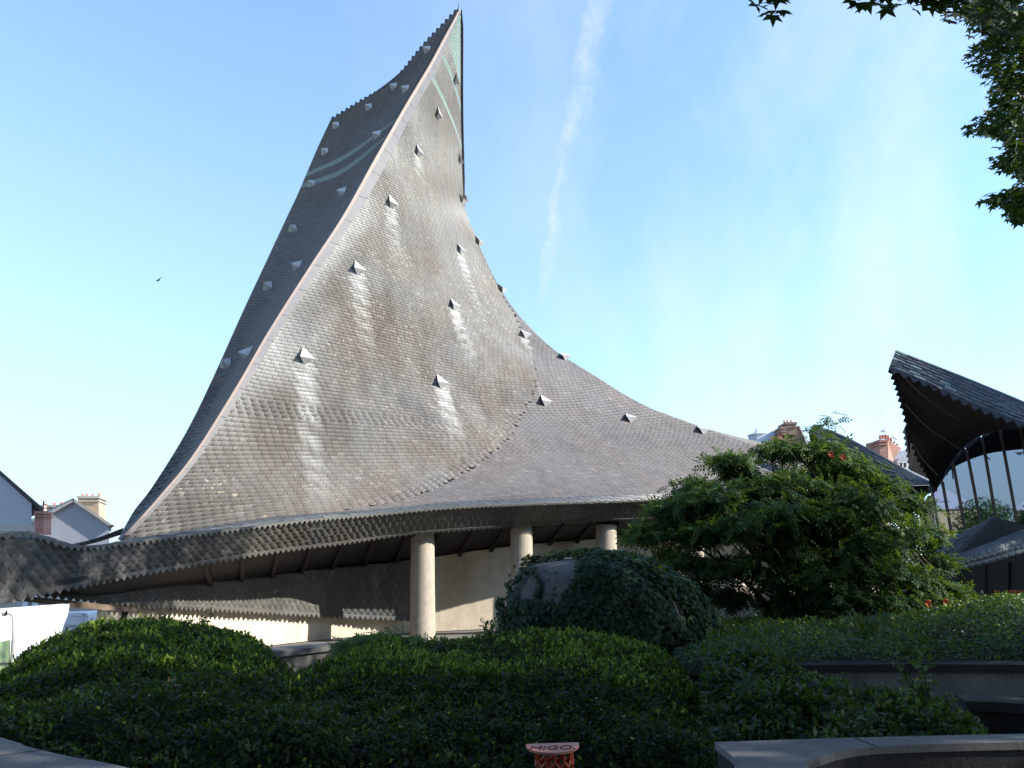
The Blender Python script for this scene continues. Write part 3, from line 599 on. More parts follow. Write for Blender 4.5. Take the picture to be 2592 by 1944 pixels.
# ================================================================= HOUSES
def chimney(parent,x0,x1,yt,yb,Y,dp,mat,pots,capmat=None,side=0,py=13,pr=3.2,potmat='pot'):
    mb=MB();q=[at(x0,yb,Y),at(x1,yb,Y),at(x1,yt,Y),at(x0,yt,Y)];w=np.array([side,dp,0]);mb.hexa(q,[p+w for p in q]);c=mb.build('chimney',mat,parent)
    e=(x1-x0)*.04+.8;mb=MB()
    for (ya,yb2,k) in ((yt-2,yt+4,e),(yt+9,yt+12,e*.6)):
        q=[at(x0-k,yb2,Y-.08),at(x1+k,yb2,Y-.08),at(x1+k,ya,Y-.08),at(x0-k,ya,Y-.08)];mb.hexa(q,[p+w*1.05+np.array([0,.12,0]) for p in q])
    m2=mb.build('chimney_cap',capmat or mat,parent)
    for t,h in pots:
        p=at(x0,yt-2,Y)*(1-t)+at(x1,yt-2,Y)*t+w*.4;H=h/f*Y;r=pr/f*Y
        mb=MB();mb.tube([p,p+[0,0,H*.85],p+[0,0,H*.85],p+[0,0,H]],[r,r*.82,r*1.1,r*1.05],10);mb.build('chimney_pot',M[potmat],parent,smooth=False)
h1=empty('gable_house',at(0,1600,30)*np.array([1,1,0]),'house with pale slate-hung gable at the far left, red brick stub on its corner','house')
mb=MB();mb.prism([at(-330,1650,30),at(80,1650,30),at(80,1330,30),at(80,1275,30),at(-60,1148,30),at(-330,1010,30)],(-8,9,0));mb.build('gable_wall',M['gable'],h1)
mb=MB();mb.prism([at(-330,1650,29.95),at(79,1650,29.95),at(79,1347,29.95),at(-330,1335,29.95)],(0,.05,0));mb.prism([at(-330,1345,29.9),at(79,1345,29.9),at(79,1328,29.9),at(-330,1322,29.9)],(0,.06,0));mb.build('stone_wall',M['stone'],h1)
mb=MB();a=[at(-60,1146,29.8),at(110,1295,29.8)];g=np.array([0,0,.12]);w=np.array([-8,9,0]);mb.hexa([a[0],a[1],a[1]+g,a[0]+g],[a[0]+w,a[1]+w,a[1]+g+w,a[0]+g+w]);mb.build('roof',M['edge'],h1)
chimney(h1,88,110,1296,1352,29.3,.5,M['brickR'],[],None)
mb=MB();mb.tube([at(108,1296,29.8),at(111,1268,29.8)],.03,5);mb.build('mast',M['edge'],h1)
h2=empty('gable_house',at(190,1600,34)*np.array([1,1,0]),'lower house with pale slate-hung gable and tall buff brick chimney behind its right slope','house')
mb=MB();mb.prism([at(95,1640,34),at(275,1640,34),at(277,1334,34),at(186,1271,34),at(95,1319,34)],(-6,7,0));mb.build('gable_wall',M['gable'],h2)
mb=MB()
for p,q in (((95,1320),(187,1269)),((184,1268),(284,1336))):
    A,B=at(*p,33.8),at(*q,33.8);g=np.array([0,0,.13]);w=np.array([-6,7,0]);mb.hexa([A,B,B+g,A+g],[A+w,B+w,B+g+w,A+g+w])
mb.build('roof',M['stone'],h2)
chimney(h2,198,250,1257,1345,38,1.4,M['brickY'],[(.06,7),(.27,7),(.56,7),(.87,9)],M['stone'],side=-.4)
chimney(h2,119,165,1280,1330,38,1.2,M['brickY'],[(.1,7),(.45,9),(.8,8)],M['stone'])
chimney(h2,94,108,1280,1330,40,1.2,M['brickR'],[(.3,5),(.7,5)],M['stone'])
mb=MB();mb.tube([at(276,1333,33.7),at(288,1331,33.7)],.05,5);mb.tube([at(279,1345,33.7),at(279,1332,33.7)],.05,5);mb.build('gutter',M['edge'],h2)
# mansard house centre right
h3=empty('mansard_house',at(1985,1500,46)*np.array([1,1,0]),'distant brown brick house with clustered chimneys and orange pots behind the church skirt','house')
mb=MB();mb.prism([at(1930,1135,46),at(1932,1112,46),at(1955,1091,46.5),at(1975,1091,46.5),at(2000,1100,46),at(2052,1130,46),at(2060,1200,46),at(1930,1200,46)],(0,7,0));mb.build('roof',M['gable'],h3)
mb=MB();mb.prism([at(1962,1200,45.8),at(2052,1200,45.8),at(2044,1125,45.8),at(2020,1080,45.8),at(1996,1080,45.8),at(1984,1110,45.8)],(0,.8,0));mb.build('brick_wall',M['brickB'],h3)
mb=MB();mb.prism([at(2021,1077,45.7),at(2024,1077,45.7),at(2048,1125,45.7),at(2043,1125,45.7)],(0,.3,0));mb.build('coping',M['stone'],h3)
chimney(h3,1990,2016,1070,1100,45.4,1.2,M['brickB'],[(.1,8),(.42,8),(.78,8)],M['brickB'],py=8,pr=2.6)
chimney(h3,1977,1989,1082,1100,45.2,1,M['brickR'],[(.25,7),(.7,5)],M['brickB'],pr=2.4)
chimney(h3,1958,1986,1112,1150,44.8,1,M['brickB'],[(.05,9),(.25,9),(.48,8),(.7,9),(.9,8)],M['brickB'],pr=2.4)
h4=empty('turret',at(1917,1500,58)*np.array([1,1,0]),'small pagoda-like grey roof lantern far off above the church skirt','turret')
mb=MB();c=at(1917,1100,58)
def ring(z,r): return [c+np.array([r*math.cos(k*math.pi/4+.4),r*math.sin(k*math.pi/4+.4),z]) for k in range(8)]
pr=[(-3,1.5),(-.55,1.35),(-.45,.75),(-.1,.7),(-.05,.85),(.15,.35),(.3,.12),(.55,.02)];R_=[ring(z,r) for z,r in pr];vs=[p for r in R_ for p in r]
mb.add(vs,[(i*8+k,i*8+(k+1)%8,(i+1)*8+(k+1)%8,(i+1)*8+k) for i in range(len(pr)-1) for k in range(8)]);mb.build('lantern_roof',M['gable'],h4)
# right chimney house with dormer
h5=empty('dormer_house',at(2270,1500,38)*np.array([1,1,0]),'grey roofed house with white dormer window and red brick chimney between the two dark roofs','house')
chimney(h5,2227,2247,1114,1215,38,1,M['brickR'],[],M['brickR'],side=0)
mb=MB();q=[at(2247,1112,38),at(2283,1135,40.5),at(2262,1165,40.5),at(2250,1215,38)];mb.prism(q,(-.6,1.2,0));mb.build('chimney',M['brickR'],h5)
for x,y,h in ((2229,1111,9),(2236,1110,9),(2243,1111,11),(2249,1113,11),(2256,1117,9),(2264,1121,3),(2272,1126,3)):
    mb=MB();p=at(x,y,38.6);mb.tube([p,p+[0,0,h/f*38.6*.9],p+[0,0,h/f*38.6]],[.08,.065,.08],10);mb.build('chimney_pot',M['pot'],h5)
mb=MB();mb.prism([at(2222,1152,41),at(2262,1166,41),at(2276,1142,41),at(2330,1132,41),at(2360,1240,41),at(2222,1240,41)],(0,5,0));mb.build('roof',M['gable'],h5)
mb=MB();mb.prism([at(2258,1163,40.3),at(2276,1139,40.3),at(2279,1140,40.3),at(2262,1167,40.3)],(0,.3,0));mb.build('coping',M['stone'],h5)
mb=MB();mb.prism([at(2270,1190,40.2),at(2270,1168,40.2),at(2278,1160,40.2),at(2288,1156,40.2),at(2300,1162,40.2),at(2300,1200,40.2),at(2270,1200,40.2)],(0,1,0));dm=mb.build('dormer',M['gable'],h5)
mb=MB();mb.pbox(2275,1170,2297,1200,40.1,.05);w=mb.build('window',M['dark'],h5)
mb=MB()
for x in (2275,2284.5,2295): mb.pbox(x,1170,x+2.2,1200,40.02,.05)
for y in (1169,1184): mb.pbox(2275,y,2297,y+1.8,40.0,.03)
mb.build('window_frame',M['white'],h5)
# far building seen beneath the canopy, left
h6=empty('rear_building',at(80,1650,26)*np.array([1,1,0]),'pale building with tall windows glimpsed under the canopy above the white shed','building')
mb=MB();mb.pbox(-60,1440,140,1600,26,4);mb.build('wall',M['stone'],h6)
for x in (56,82): 
    mb=MB();mb.pbox(x,1500,x+14,1560,25.9,.05);mb.build('window',M['vanw'],h6)
h7=empty('rubble_wall',at(215,1650,23)*np.array([1,1,0]),'brown rubble stone garden wall with coping behind the white van','wall')
mb=MB();mb.pbox(150,1528,262,1556,23,.5);mb.build('stone_courses',M['stone'],h7);mb=MB();mb.pbox(150,1552,270,1660,23.3,.3);mb.build('lower_wall',M['brickB'],h7)
# white shed + downpipe + green panel
shed=empty('white_shed',at(60,1750,9.5)*np.array([1,1,0]),'bright sunlit white shed with a curved downpipe at the left edge','shed')
mb=MB();mb.prism([at(-260,1850,8.2),at(130,1700,9.9),at(147,1625,10.0),at(172,1555,10.1),at(176,1529,10.1),at(-260,1562,8.2)],(-.3,.35,0));mb.build('wall',M['white'],shed)
mb=MB();mb.tube([at(5,1556,9.15),at(22,1551,9.2),at(33,1556,9.2),at(36,1566,9.2),at(36,1610,9.2),at(33,1660,9.2),at(26,1705,9.2)],.026,10);mb.build('downpipe',M['white'],shed,smooth=True)
mb=MB();mb.hexa([at(8,1559,9.1),at(18,1559,9.1),at(19,1541,9.1),at(18,1541,9.1)],[at(8,1559,9.13),at(18,1559,9.13),at(19,1541,9.13),at(18,1541,9.13)]);mb.build('bracket',M['dark'],shed)
mb=MB();a,b,c,d=at(-60,1720,8.55),at(25,1715,9.2),at(25,1620,9.2),at(-60,1640,8.55);o4=np.array([0.0,-.06,0]);mb.hexa([a+o4,b+o4,c+o4,d+o4],[a,b,c,d]);mb.build('green_panel',M['greenp'],shed)
mb=MB();a,b,c,d=at(-60,1680,8.5),at(24,1681,9.13),at(24,1678,9.13),at(-60,1677,8.5);mb.hexa([a,b,c,d],[p+np.array([0,.03,0]) for p in(a,b,c,d)]);mb.build('panel_seam',M['edge'],shed)
# van
vl=np.array(at(200,1600,19));van=empty('parked_van',vl*np.array([1,1,0]),'white panel van parked in shade beyond the hedge, rear end showing','van')
mb=MB();Yv=19
def V(x,y,d=0): return at(x,y,Yv+d)
pro=[V(60,1690),V(229,1690),V(229,1640),V(227,1600),V(223,1556),V(219,1552),V(205,1551),V(60,1558)]
mb.prism(pro,(-.2,1.9,0));mb.build('body',M['vanw'],van)
for x0,y0,x1,y1 in ((165,1581,208,1582),(160,1586,214,1587),(178,1560,224,1561),(209,1563,210,1600)):
    mb=MB();mb.pbox(x0,y0,x1,y1,Yv-.012,.01);mb.build('panel_groove',M['gable'],van)
for x in (208,214): mb=MB();mb.pbox(x,1554,x+1.5,1558,Yv-.02,.01);mb.build('marker_lamp',M['dark'],van)
mb=MB()
for k in range(14):
    a0,a1=[math.pi*.15+t*math.pi*.9/14 for t in (k,k+1)];c=V(180,1612);r=.22
    mb.tube([c+np.array([r*math.cos(a0),-.015,r*1.2*math.sin(a0)]),c+np.array([r*math.cos(a1),-.015,r*1.2*math.sin(a1)])],.006,4)
mb.build('emblem',M['gable'],van)
mb=MB();mb.tube([V(228,1566,-.05),V(234,1564,-.05),V(235,1568,-.05)],.03,6);mb.build('mirror',M['vanw'],van)
for x in (110,212):
    c=V(x,1700,0);mb=MB();mb.tube([c*[1,1,0]+[0,-.02,.33],c*[1,1,0]+[0,.25,.33]],.33,20);mb.build('wheel',M['dark'],van)
# ================================================================= GROUND, WALLS
me=MB().add([(-400,-300,-.02),(400,-300,-.02),(400,600,-.02),(-400,600,-.02)],[(0,1,2,3)]).build('ground',M['ground']);tag(me,kind='structure')
mb=MB();mb.prism([(-9,3,.004),(3.4,2.6,.004),(7.5,7,.004),(7,9.2,.004),(-9,9.5,.004)],(0,0,.02));tag(mb.build('soil',M['soil']),kind='structure')
# terrace behind the right retaining wall
c8=[at(1700,1640,8.9),at(1850,1652,8.5),at(2044,1660,8.2),at(2300,1672,8.0),at(2592,1688,7.7),at(2800,1700,7.4)]
top=resample(c8,50)
mb=MB();poly=[(p[0],p[1]+.1,.42) for p in top]+[(14,14,.42),(14,27,.5),(5,25,.5),(0,18,.4),(1.5,10,.4)]
mb.prism(poly,(0,0,-.5));tag(mb.build('terrace_ground',M['soil']),kind='structure')
def wallalong(name,crv,zt,h,t,mat,capm,label,cat,capo=.06,caph=.08):
    e=empty(name,(crv[0][0],crv[0][1],0),label,cat);c=np.array(crv);d=np.gradient(c,axis=0);n=np.stack([-d[:,1],d[:,0],0*d[:,0]],1);n/=np.linalg.norm(n,axis=1,keepdims=True)
    for nm,a,b,z0,z1,mm in (('wall_face',0,t,zt-h,zt-caph,mat),('coping',-capo,t+capo,zt-caph,zt,capm)):
        V_=[];Fc=[]
        for p,q in zip(c,n):
            for o_,z in((a,z0),(b,z0),(b,z1),(a,z1)): V_.append((p[0]+q[0]*o_,p[1]+q[1]*o_,z))
        k=len(c)
        for i in range(k-1):
            for j in range(4): Fc.append((i*4+j,i*4+(j+1)%4,(i+1)*4+(j+1)%4,(i+1)*4+j))
        Fc+=[(3,2,1,0),(k*4-4,k*4-3,k*4-2,k*4-1)]
        MB().add(V_,Fc).build(nm,mm,e)
    return e
wallalong('retaining_wall',top,.50,.7,.25,M['conc'],M['concD'],'stained grey concrete retaining wall with dark coping below the green terrace','wall')
c6=resample([atz(2440,1772,.33),atz(2520,1774,.33),atz(2592,1779,.33),atz(2750,1795,.33)],20)
wallalong('low_retaining_wall',c6,.33,.5,.3,M['concD'],M['concD'],'lower dark concrete wall step at the right edge, in front of the stained one','wall')
# small ledges left-centre
cl=resample([at(560,1658,11.2),at(700,1640,11.8),(at(880,1622,12.8))],20)
wallalong('garden_wall',np.array([[p[0],p[1],0] for p in cl]),.47,.6,.35,M['drumc'],M['drumc'],'low grey concrete garden wall between the two hedge mounds','wall')
cl=resample([at(560,1640,13.2),at(700,1630,13.9),(at(900,1618,15))],20)
wallalong('stone_kerb',np.array([[p[0],p[1],0] for p in cl]),.33,.4,.3,M['conc'],M['coping'],'pale stone kerb just below the sunlit church wall','kerb')
# curved parapet nearest the camera
bk=[(-4.2,4.6),(-3.3,4.05),(-2.5,3.5),(-1.9,3.13),(-1.35,2.86),(-.6,2.62),(.1,2.58),(.55,2.72),(.82,2.97)]
pB=[atz(0,1866,.8),atz(65,1888,.8),atz(163,1912,.8),atz(320,1942,.8)]
print('parapet',[p.round(2).tolist() for p in pB],atz(1808,1878,.8).round(2),atz(2592,1857,.8).round(2),atz(2044,1943,.8).round(2),atz(2592,1878,.8).round(2),atz(0,1934,.8).round(2))
ring_b=resample([(-4.3,5.2,.8)]+[tuple(p) for p in pB]+[(-1.0,2.72,.8),(-.2,2.5,.8),(.4,2.6,.8),tuple(atz(1862,1942,.8)),tuple(atz(1808,1878,.8))],60)
arm_b=resample([tuple(atz(1808,1878,.8)),tuple(atz(2200,1866,.8)),tuple(atz(2592,1857,.8)),tuple(atz(3000,1850,.8))],20)
arm_f=resample([tuple(atz(3000,1872,.8)),tuple(atz(2592,1878,.8)),tuple(atz(2247,1888,.8)),tuple(atz(2132,1901,.8)),tuple(atz(2078,1918,.8)),tuple(atz(2044,1943,.8)),(1.0,2.2,.8)],40)
ring_f=resample([(1.0,2.2,.8),(.3,1.95,.8),(-.6,2.0,.8),(-1.5,2.35,.8),tuple(atz(0,1934,.8)-np.array([.0,.02,0])),(-4.6,4.9,.8)],50)
outl=np.concatenate([ring_b,arm_b[1:],arm_f,ring_f[1:-1]])
def parapet():
    e=empty('parapet',(0,2.3,0),'curved foreground parapet wall with speckled grey top, sweeping along the bottom of the view','wall')
    import mathutils
    def pr(name,off,z0,z1,mat):
        bmv=[(p[0],p[1],z1) for p in off];n=len(bmv)
        tri=mathutils.geometry.tessellate_polygon([[mathutils.Vector(p) for p in bmv]])
        mb=MB();mb.add(bmv+[(p[0],p[1],z0) for p in off],[tuple(t) for t in tri]+[tuple(x+n for x in t[::-1]) for t in tri]+[(i,i+n,(i+1)%n+n,(i+1)%n) for i in range(n)])
        return mb.build(name,mat,e)
    pr('coping',outl,.772,.8,M['coping'])
    cpt=outl.copy();c=np.array([p for p in outl])
    d=np.roll(c,-1,0)-np.roll(c,1,0);nn=np.stack([-d[:,1],d[:,0],0*d[:,0]],1);nn/=np.linalg.norm(nn,axis=1,keepdims=True)+1e-9
    area=.5*np.sum(c[:,0]*np.roll(c[:,1],-1)-np.roll(c[:,0],-1)*c[:,1])
    ins=c+nn*(.008 if area>0 else -.008)
    pr('wall_face',ins,0,.773,M['concD'])  # parapet front: its shade is put into the dark colour
parapet()
_e=bpy.data.objects['parapet']
for (x0,y0),(x1,y1) in (((1.40,3.14),(1.38,3.34)),((2.25,3.2),(2.25,3.31)),((-2.36,3.42),(-2.08,3.62)),((-1.5,2.5),(-1.3,3.0))):
    d_=np.array([x1-x0,y1-y0]);n_=np.array([-d_[1],d_[0]])/np.linalg.norm(d_)*.0035
    MB().prism([(x0-n_[0],y0-n_[1],.8005),(x0+n_[0],y0+n_[1],.8005),(x1+n_[0],y1+n_[1],.8005),(x1-n_[0],y1-n_[1],.8005)],(0,0,.001)).build('joint',M['concD'],_e)
# ================================================================= FOLIAGE
LEAF=(np.array([(0,0,0),(-.28,.45,.07),(0,1,0),(.28,.45,.07)]),np.array([[0,1,2,3]]))
def lobed(nl=5,inner=.42):
    pts=[(0,0,0)];angs=np.linspace(-2.0,2.0,nl);lens=[.62,.85,1.1,.85,.62] if nl==5 else [.7,1.1,.7]
    for i,(a,l) in enumerate(zip(angs,lens)):
        pts.append((l*math.sin(a),.15+l*math.cos(a)*.9,-.06*l))
        if i<nl-1:
            am=(a+angs[i+1])/2;pts.append((inner*math.sin(am),.15+inner*math.cos(am),.06))
    n=len(pts);return np.array(pts)*.62,np.array([[0,i+1,i+2] for i in range(0,n-2)])
LOBE=lobed();TRI=lobed(3,.5)
def pinnate():
    V_=[];Fc=[];k=0
    def lf(b,d,l,w):
        nonlocal k
        d=np.array(d,float);d/=np.linalg.norm(d);s=np.array([-d[1],d[0],0]);b=np.array(b,float)
        V_.extend([b,b+d*l*.45+s*w,b+d*l+[0,0,-.05],b+d*l*.45-s*w]);Fc.append((k,k+1,k+2,k+3));k+=4
    for t in (.2,.42,.64,.84):
        for s in(-1,1): lf((0,t,-.25*t*t),(s*.9,.5,-.2),.34,.075)
    lf((0,.95,-.25),(0,1,-.3),.34,.08);lf((0,0,0),(0,1,-.15),1,.012);return np.array(V_),np.array(Fc)
PIN=pinnate()
def scatter(name,tpl,P,Nrm,size,rnd,mat,parent=None,spread=.7,updir=None,label=None,extra=None):
    n=len(P);V0,F0=tpl
    nn=Nrm+rng.normal(0,spread,(n,3));nn/=np.linalg.norm(nn,axis=1,keepdims=True)+1e-9
    t=rng.normal(0,1,(n,3)) if updir is None else np.asarray(updir)+rng.normal(0,.5,(n,3))
    t=t-nn*(t*nn).sum(1,keepdims=True);t/=np.linalg.norm(t,axis=1,keepdims=True)+1e-9;b=np.cross(t,nn)
    V=P[:,None]+size[:,None,None]*(V0[None,:,0,None]*b[:,None]+V0[None,:,1,None]*t[:,None]+V0[None,:,2,None]*nn[:,None])
    F_=(np.arange(n)[:,None,None]*len(V0)+F0[None]).reshape(-1,F0.shape[1])
    me=npmesh(name,V.reshape(-1,3),[F_],{'rnd':np.clip(np.repeat(rnd,len(F0))+rng.normal(0,.04,n*len(F0)),0,1)});return link(name,me,mat,parent,label)
def sample_sheet(sh,n,vr=(0,1),ur=(0,1)):
    w=sh.area.copy();vv,uu=np.meshgrid(np.linspace(0,1,sh.nv),np.linspace(0,1,sh.nu),indexing='ij')
    w[(vv<vr[0])|(vv>vr[1])|(uu<ur[0])|(uu>ur[1])]=0
    # near parts are seen larger: sample by area seen
    p=w.ravel()/w.sum();k=rng.choice(len(p),n,p=p);v=(k//sh.nu+rng.random(n)-.5)/(sh.nv-1);u=(k%sh.nu+rng.random(n)-.5)/(sh.nu-1)
    return np.clip(u,0,1),np.clip(v,0,1)
def fbm(P,s=1.,seed=0):
    r=np.random.default_rng(seed);o=np.zeros(len(P))
    for k in range(6):
        d=r.normal(0,1,(3,));d2=r.normal(0,1,3);o+=np.sin(P@d*s*(1.4**k)+r.random()*6+1.5*np.sin(P@d2*s*(1.4**k)))/(1.25**k)
    return o/3.2
def outward(sh,out=True):
    n=sh.Nn(.5,.4)[0]
    if n[2]<0 and n[1]>0 or n@(CAM-sh.P(.5,.4)[0])<0: sh.N=-sh.N
def lumpy(sh,amp,s,seed):
    P=sh.G.reshape(-1,3);d=fbm(P,s,seed).reshape(sh.nv,sh.nu,1)*amp;sh.G=sh.G+sh.N*d;return sh
def hedge(name,rows,n,label,seed,crest_v):
    sh=Sheet(rows,22,180,120);outward(sh);lumpy(sh,.07,1.9,seed);lumpy(sh,.035,5.5,seed+1)
    root=empty(name,sh.P(.5,.3)[0]*np.array([1,1,0]),label,'hedge')
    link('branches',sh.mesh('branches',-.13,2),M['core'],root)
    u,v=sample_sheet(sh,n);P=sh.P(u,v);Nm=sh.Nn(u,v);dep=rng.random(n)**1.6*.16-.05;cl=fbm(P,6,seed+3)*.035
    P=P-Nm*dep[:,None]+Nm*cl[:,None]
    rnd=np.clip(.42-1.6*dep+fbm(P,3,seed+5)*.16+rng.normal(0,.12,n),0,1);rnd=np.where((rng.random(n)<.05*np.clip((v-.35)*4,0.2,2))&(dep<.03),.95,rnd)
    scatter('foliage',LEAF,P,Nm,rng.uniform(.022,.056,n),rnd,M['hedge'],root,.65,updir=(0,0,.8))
    # upright young shoots
    k=int(n*.028);u,v=sample_sheet(sh,k,(crest_v-.35,crest_v+.06));P=sh.P(u,v);g=fbm(P,1.6,seed+9);ok=(g>-.25);P=P[ok];k=len(P)
    Q=[];S=[];H=rng.uniform(.04,.10,k)
    for j in range(7):
        Q.append(P+np.c_[rng.normal(0,.012,k),rng.normal(0,.012,k),H*(j/6.)]);S.append(rng.uniform(.034,.052,k))
    Q=np.concatenate(Q);n2=len(Q);scatter('young_shoots',LEAF,Q,np.tile([0,-.3,.1],(n2,1)),np.concatenate(S),rng.uniform(.75,1,n2),M['hedge'],root,.6,updir=(0,0,1.3))
    u,v=sample_sheet(sh,45,(.3,.95));n3=len(u);scatter('dead_leaves',LEAF,sh.P(u,v)+sh.Nn(u,v)*.03,sh.Nn(u,v),rng.uniform(.05,.09,n3),rng.random(n3),M['dead'],root,.5)
    return sh
back=lambda r:[(x,y+40,Y+1.1) for x,y,Y in r]
c1=[(-300,1745,7.2),(-60,1742,7.3),(10,1722,7.5),(53,1678,7.8),(110,1645,8.0),(163,1620,8.2),(224,1602,8.4),(366,1590,8.6),(529,1605,8.5),(651,1643,8.2),(700,1674,8),(735,1712,7.8),(775,1765,7.5)]
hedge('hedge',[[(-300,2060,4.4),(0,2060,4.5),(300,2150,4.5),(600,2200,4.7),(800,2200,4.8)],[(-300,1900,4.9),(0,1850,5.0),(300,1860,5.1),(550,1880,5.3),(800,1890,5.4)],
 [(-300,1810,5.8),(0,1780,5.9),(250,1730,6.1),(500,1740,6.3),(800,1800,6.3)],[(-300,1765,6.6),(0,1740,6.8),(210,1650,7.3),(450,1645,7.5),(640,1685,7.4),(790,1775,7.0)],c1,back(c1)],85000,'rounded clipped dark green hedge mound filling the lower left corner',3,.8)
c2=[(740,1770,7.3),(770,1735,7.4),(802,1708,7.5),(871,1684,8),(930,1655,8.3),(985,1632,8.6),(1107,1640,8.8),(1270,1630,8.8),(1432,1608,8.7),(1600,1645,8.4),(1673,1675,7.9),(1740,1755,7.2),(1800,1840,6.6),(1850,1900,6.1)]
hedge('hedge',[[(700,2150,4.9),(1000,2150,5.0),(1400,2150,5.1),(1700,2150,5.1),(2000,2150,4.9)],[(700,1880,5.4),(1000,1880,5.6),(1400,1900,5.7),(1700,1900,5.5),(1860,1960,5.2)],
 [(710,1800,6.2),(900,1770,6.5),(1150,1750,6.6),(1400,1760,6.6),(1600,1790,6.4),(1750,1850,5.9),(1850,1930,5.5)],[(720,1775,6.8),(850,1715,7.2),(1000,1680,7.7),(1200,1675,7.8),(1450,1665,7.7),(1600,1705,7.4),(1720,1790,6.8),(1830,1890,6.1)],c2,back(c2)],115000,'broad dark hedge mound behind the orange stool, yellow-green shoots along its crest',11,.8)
# ---- concrete drum and ivy
rowsD=[[(1255,1760,10.8),(1350,1790,9.7),(1550,1800,9.2),(1720,1810,9.4),(1850,1790,10.6)],
 [(1270,1610,10.7),(1360,1620,9.8),(1550,1630,9.3),(1720,1650,9.5),(1832,1650,10.5)],[(1284,1500,10.7),(1370,1505,9.9),(1540,1515,9.5),(1690,1535,9.7),(1790,1555,10.5)],
 [(1306,1455,10.8),(1380,1440,10.1),(1520,1438,9.8),(1640,1455,10),(1745,1490,10.6)],[(1325,1432,11.0),(1360,1424,10.7),(1432,1415,10.6),(1514,1415,10.6),(1600,1424,10.7),(1700,1455,11.0)],
 [(1350,1438,12.1),(1420,1430,12.3),(1500,1430,12.5),(1600,1440,12.3),(1680,1462,12.0)],[(1350,1640,12.3),(1420,1640,12.5),(1500,1640,12.7),(1600,1640,12.5),(1680,1640,12.2)]]
SD=Sheet(rowsD,20,140,140);outward(SD)
drum=empty('concrete_drum',SD.P(.5,.1)[0]*np.array([1,1,0])+np.array([0,1.3,0]),'squat round concrete drum almost buried in ivy, bare only at its upper left','concrete drum')
link('drum_body',SD.mesh('drum_body',-.02,1),M['drumc'],drum)
ivy=empty('ivy',SD.P(.6,.1)[0]*np.array([1,1,0]),'thick curtain of dark ivy draped over the round concrete drum','ivy')
n=15000;u,v=sample_sheet(SD,n,(0,.7));_pp=SD.P(u,v);_fb=fbm(_pp,5,12)*.05;bare=((u+_fb<.40-.25*np.clip(.42-v,0,1))&(v+_fb>.30)&(v<.68))&~((np.abs(u-.10-.03*np.sin(v*30))<.018))&~((np.abs(u-.22-.02*np.sin(v*22))<.012)&(v<.5))
g=fbm(SD.P(u,v),4,2);k=(~bare&(g>-.75))|(rng.random(n)<.02);u,v=u[k],v[k];P=SD.P(u,v);Nm=SD.Nn(u,v);n=len(u)
off=rng.random(n)*.10+.07*fbm(P,3,8);scatter('ivy_leaves',LOBE,P+Nm*(off[:,None]+.02),Nm,rng.uniform(.07,.125,n),np.clip(.45+.3*fbm(P,2,4)+rng.normal(0,.15,n),0,1),M['ivy'],ivy,.28,updir=(0,0,-1.1))
# trailing ivy at the drum's right foot
ST=Sheet([[(1680,1860,7.4),(1790,1880,7.2),(1900,1880,7.6)],[(1690,1760,8.0),(1780,1770,7.9),(1880,1780,8.2)],[(1700,1660,9.0),(1780,1660,9.2),(1860,1680,9.6)]],12,60,60);outward(ST)
n=1800;u,v=sample_sheet(ST,n);P=ST.P(u,v);Nm=ST.Nn(u,v);scatter('ivy_trail',LOBE,P+Nm*(rng.random(n)*.12)[:,None],Nm,rng.uniform(.06,.1,n),np.clip(.7+rng.normal(0,.2,n),0,1),M['ivy'],ivy,.35,updir=(0,0,-1.1))
# ---- wild shrub right of the drum
SW=Sheet([[(1750,1990,5.6),(2000,1990,5.4),(2250,1990,5.4),(2560,1990,5.3)],[(1780,1860,6.0),(2000,1850,5.9),(2250,1860,5.9),(2480,1880,5.7)],
 [(1790,1740,6.9),(1950,1765,6.7),(2150,1812,6.4),(2330,1830,6.3),(2450,1870,6.1)],[(1790,1680,7.6),(1900,1676,7.6),(2030,1722,7.3),(2180,1788,6.9),(2320,1798,6.7),(2440,1850,6.4)],[(1790,1700,8.0),(2000,1740,7.7),(2200,1810,7.3),(2430,1870,6.8)]],16,100,80);outward(SW);lumpy(SW,.08,2.5,21)
wild=empty('wild_shrub',SW.P(.5,.2)[0]*np.array([1,1,0]),'loose wild shrub sprawling between the ivy-covered drum and the concrete retaining wall','shrub')
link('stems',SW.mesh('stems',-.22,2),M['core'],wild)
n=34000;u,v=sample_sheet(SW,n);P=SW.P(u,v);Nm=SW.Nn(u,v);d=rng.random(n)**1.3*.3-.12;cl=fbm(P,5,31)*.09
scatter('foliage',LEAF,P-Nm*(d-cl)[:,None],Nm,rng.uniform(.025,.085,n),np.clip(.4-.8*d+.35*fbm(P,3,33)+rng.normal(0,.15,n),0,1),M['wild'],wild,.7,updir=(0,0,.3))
def weed(name,base,h,nst,label,cat,lsz=.07,rn=.8,spreadx=.2,lpn=26,grp=None):
    e=empty(name,base,label,cat,grp);mb=MB();Q=[];
    for s in range(nst):
        a=random.uniform(0,6.28);r=random.uniform(.2,1)*spreadx;hh=h*random.uniform(.65,1)
        pts=[np.array(base)+np.array([math.cos(a)*r*t**1.3,math.sin(a)*r*t**1.3,hh*t]) for t in (0,.35,.7,1)];mb.tube(pts,[.008,.006,.004,.002],5)
        for k in range(lpn):
            t=random.uniform(.25,1);p=np.array([np.interp(t,(0,.35,.7,1),[q[i] for q in pts]) for i in range(3)]);Q.append(p+np.random.normal(0,.02,3)*[1,1,.5])
    mb.build('stem',M['bark'],e);Q=np.array(Q);n=len(Q);scatter('leaves',LEAF,Q,np.tile([0,-.2,.6],(n,1)),rng.uniform(.6,1.2,n)*lsz,np.clip(rng.normal(rn,.15,n),0,1),M['wild'],e,.6);return e
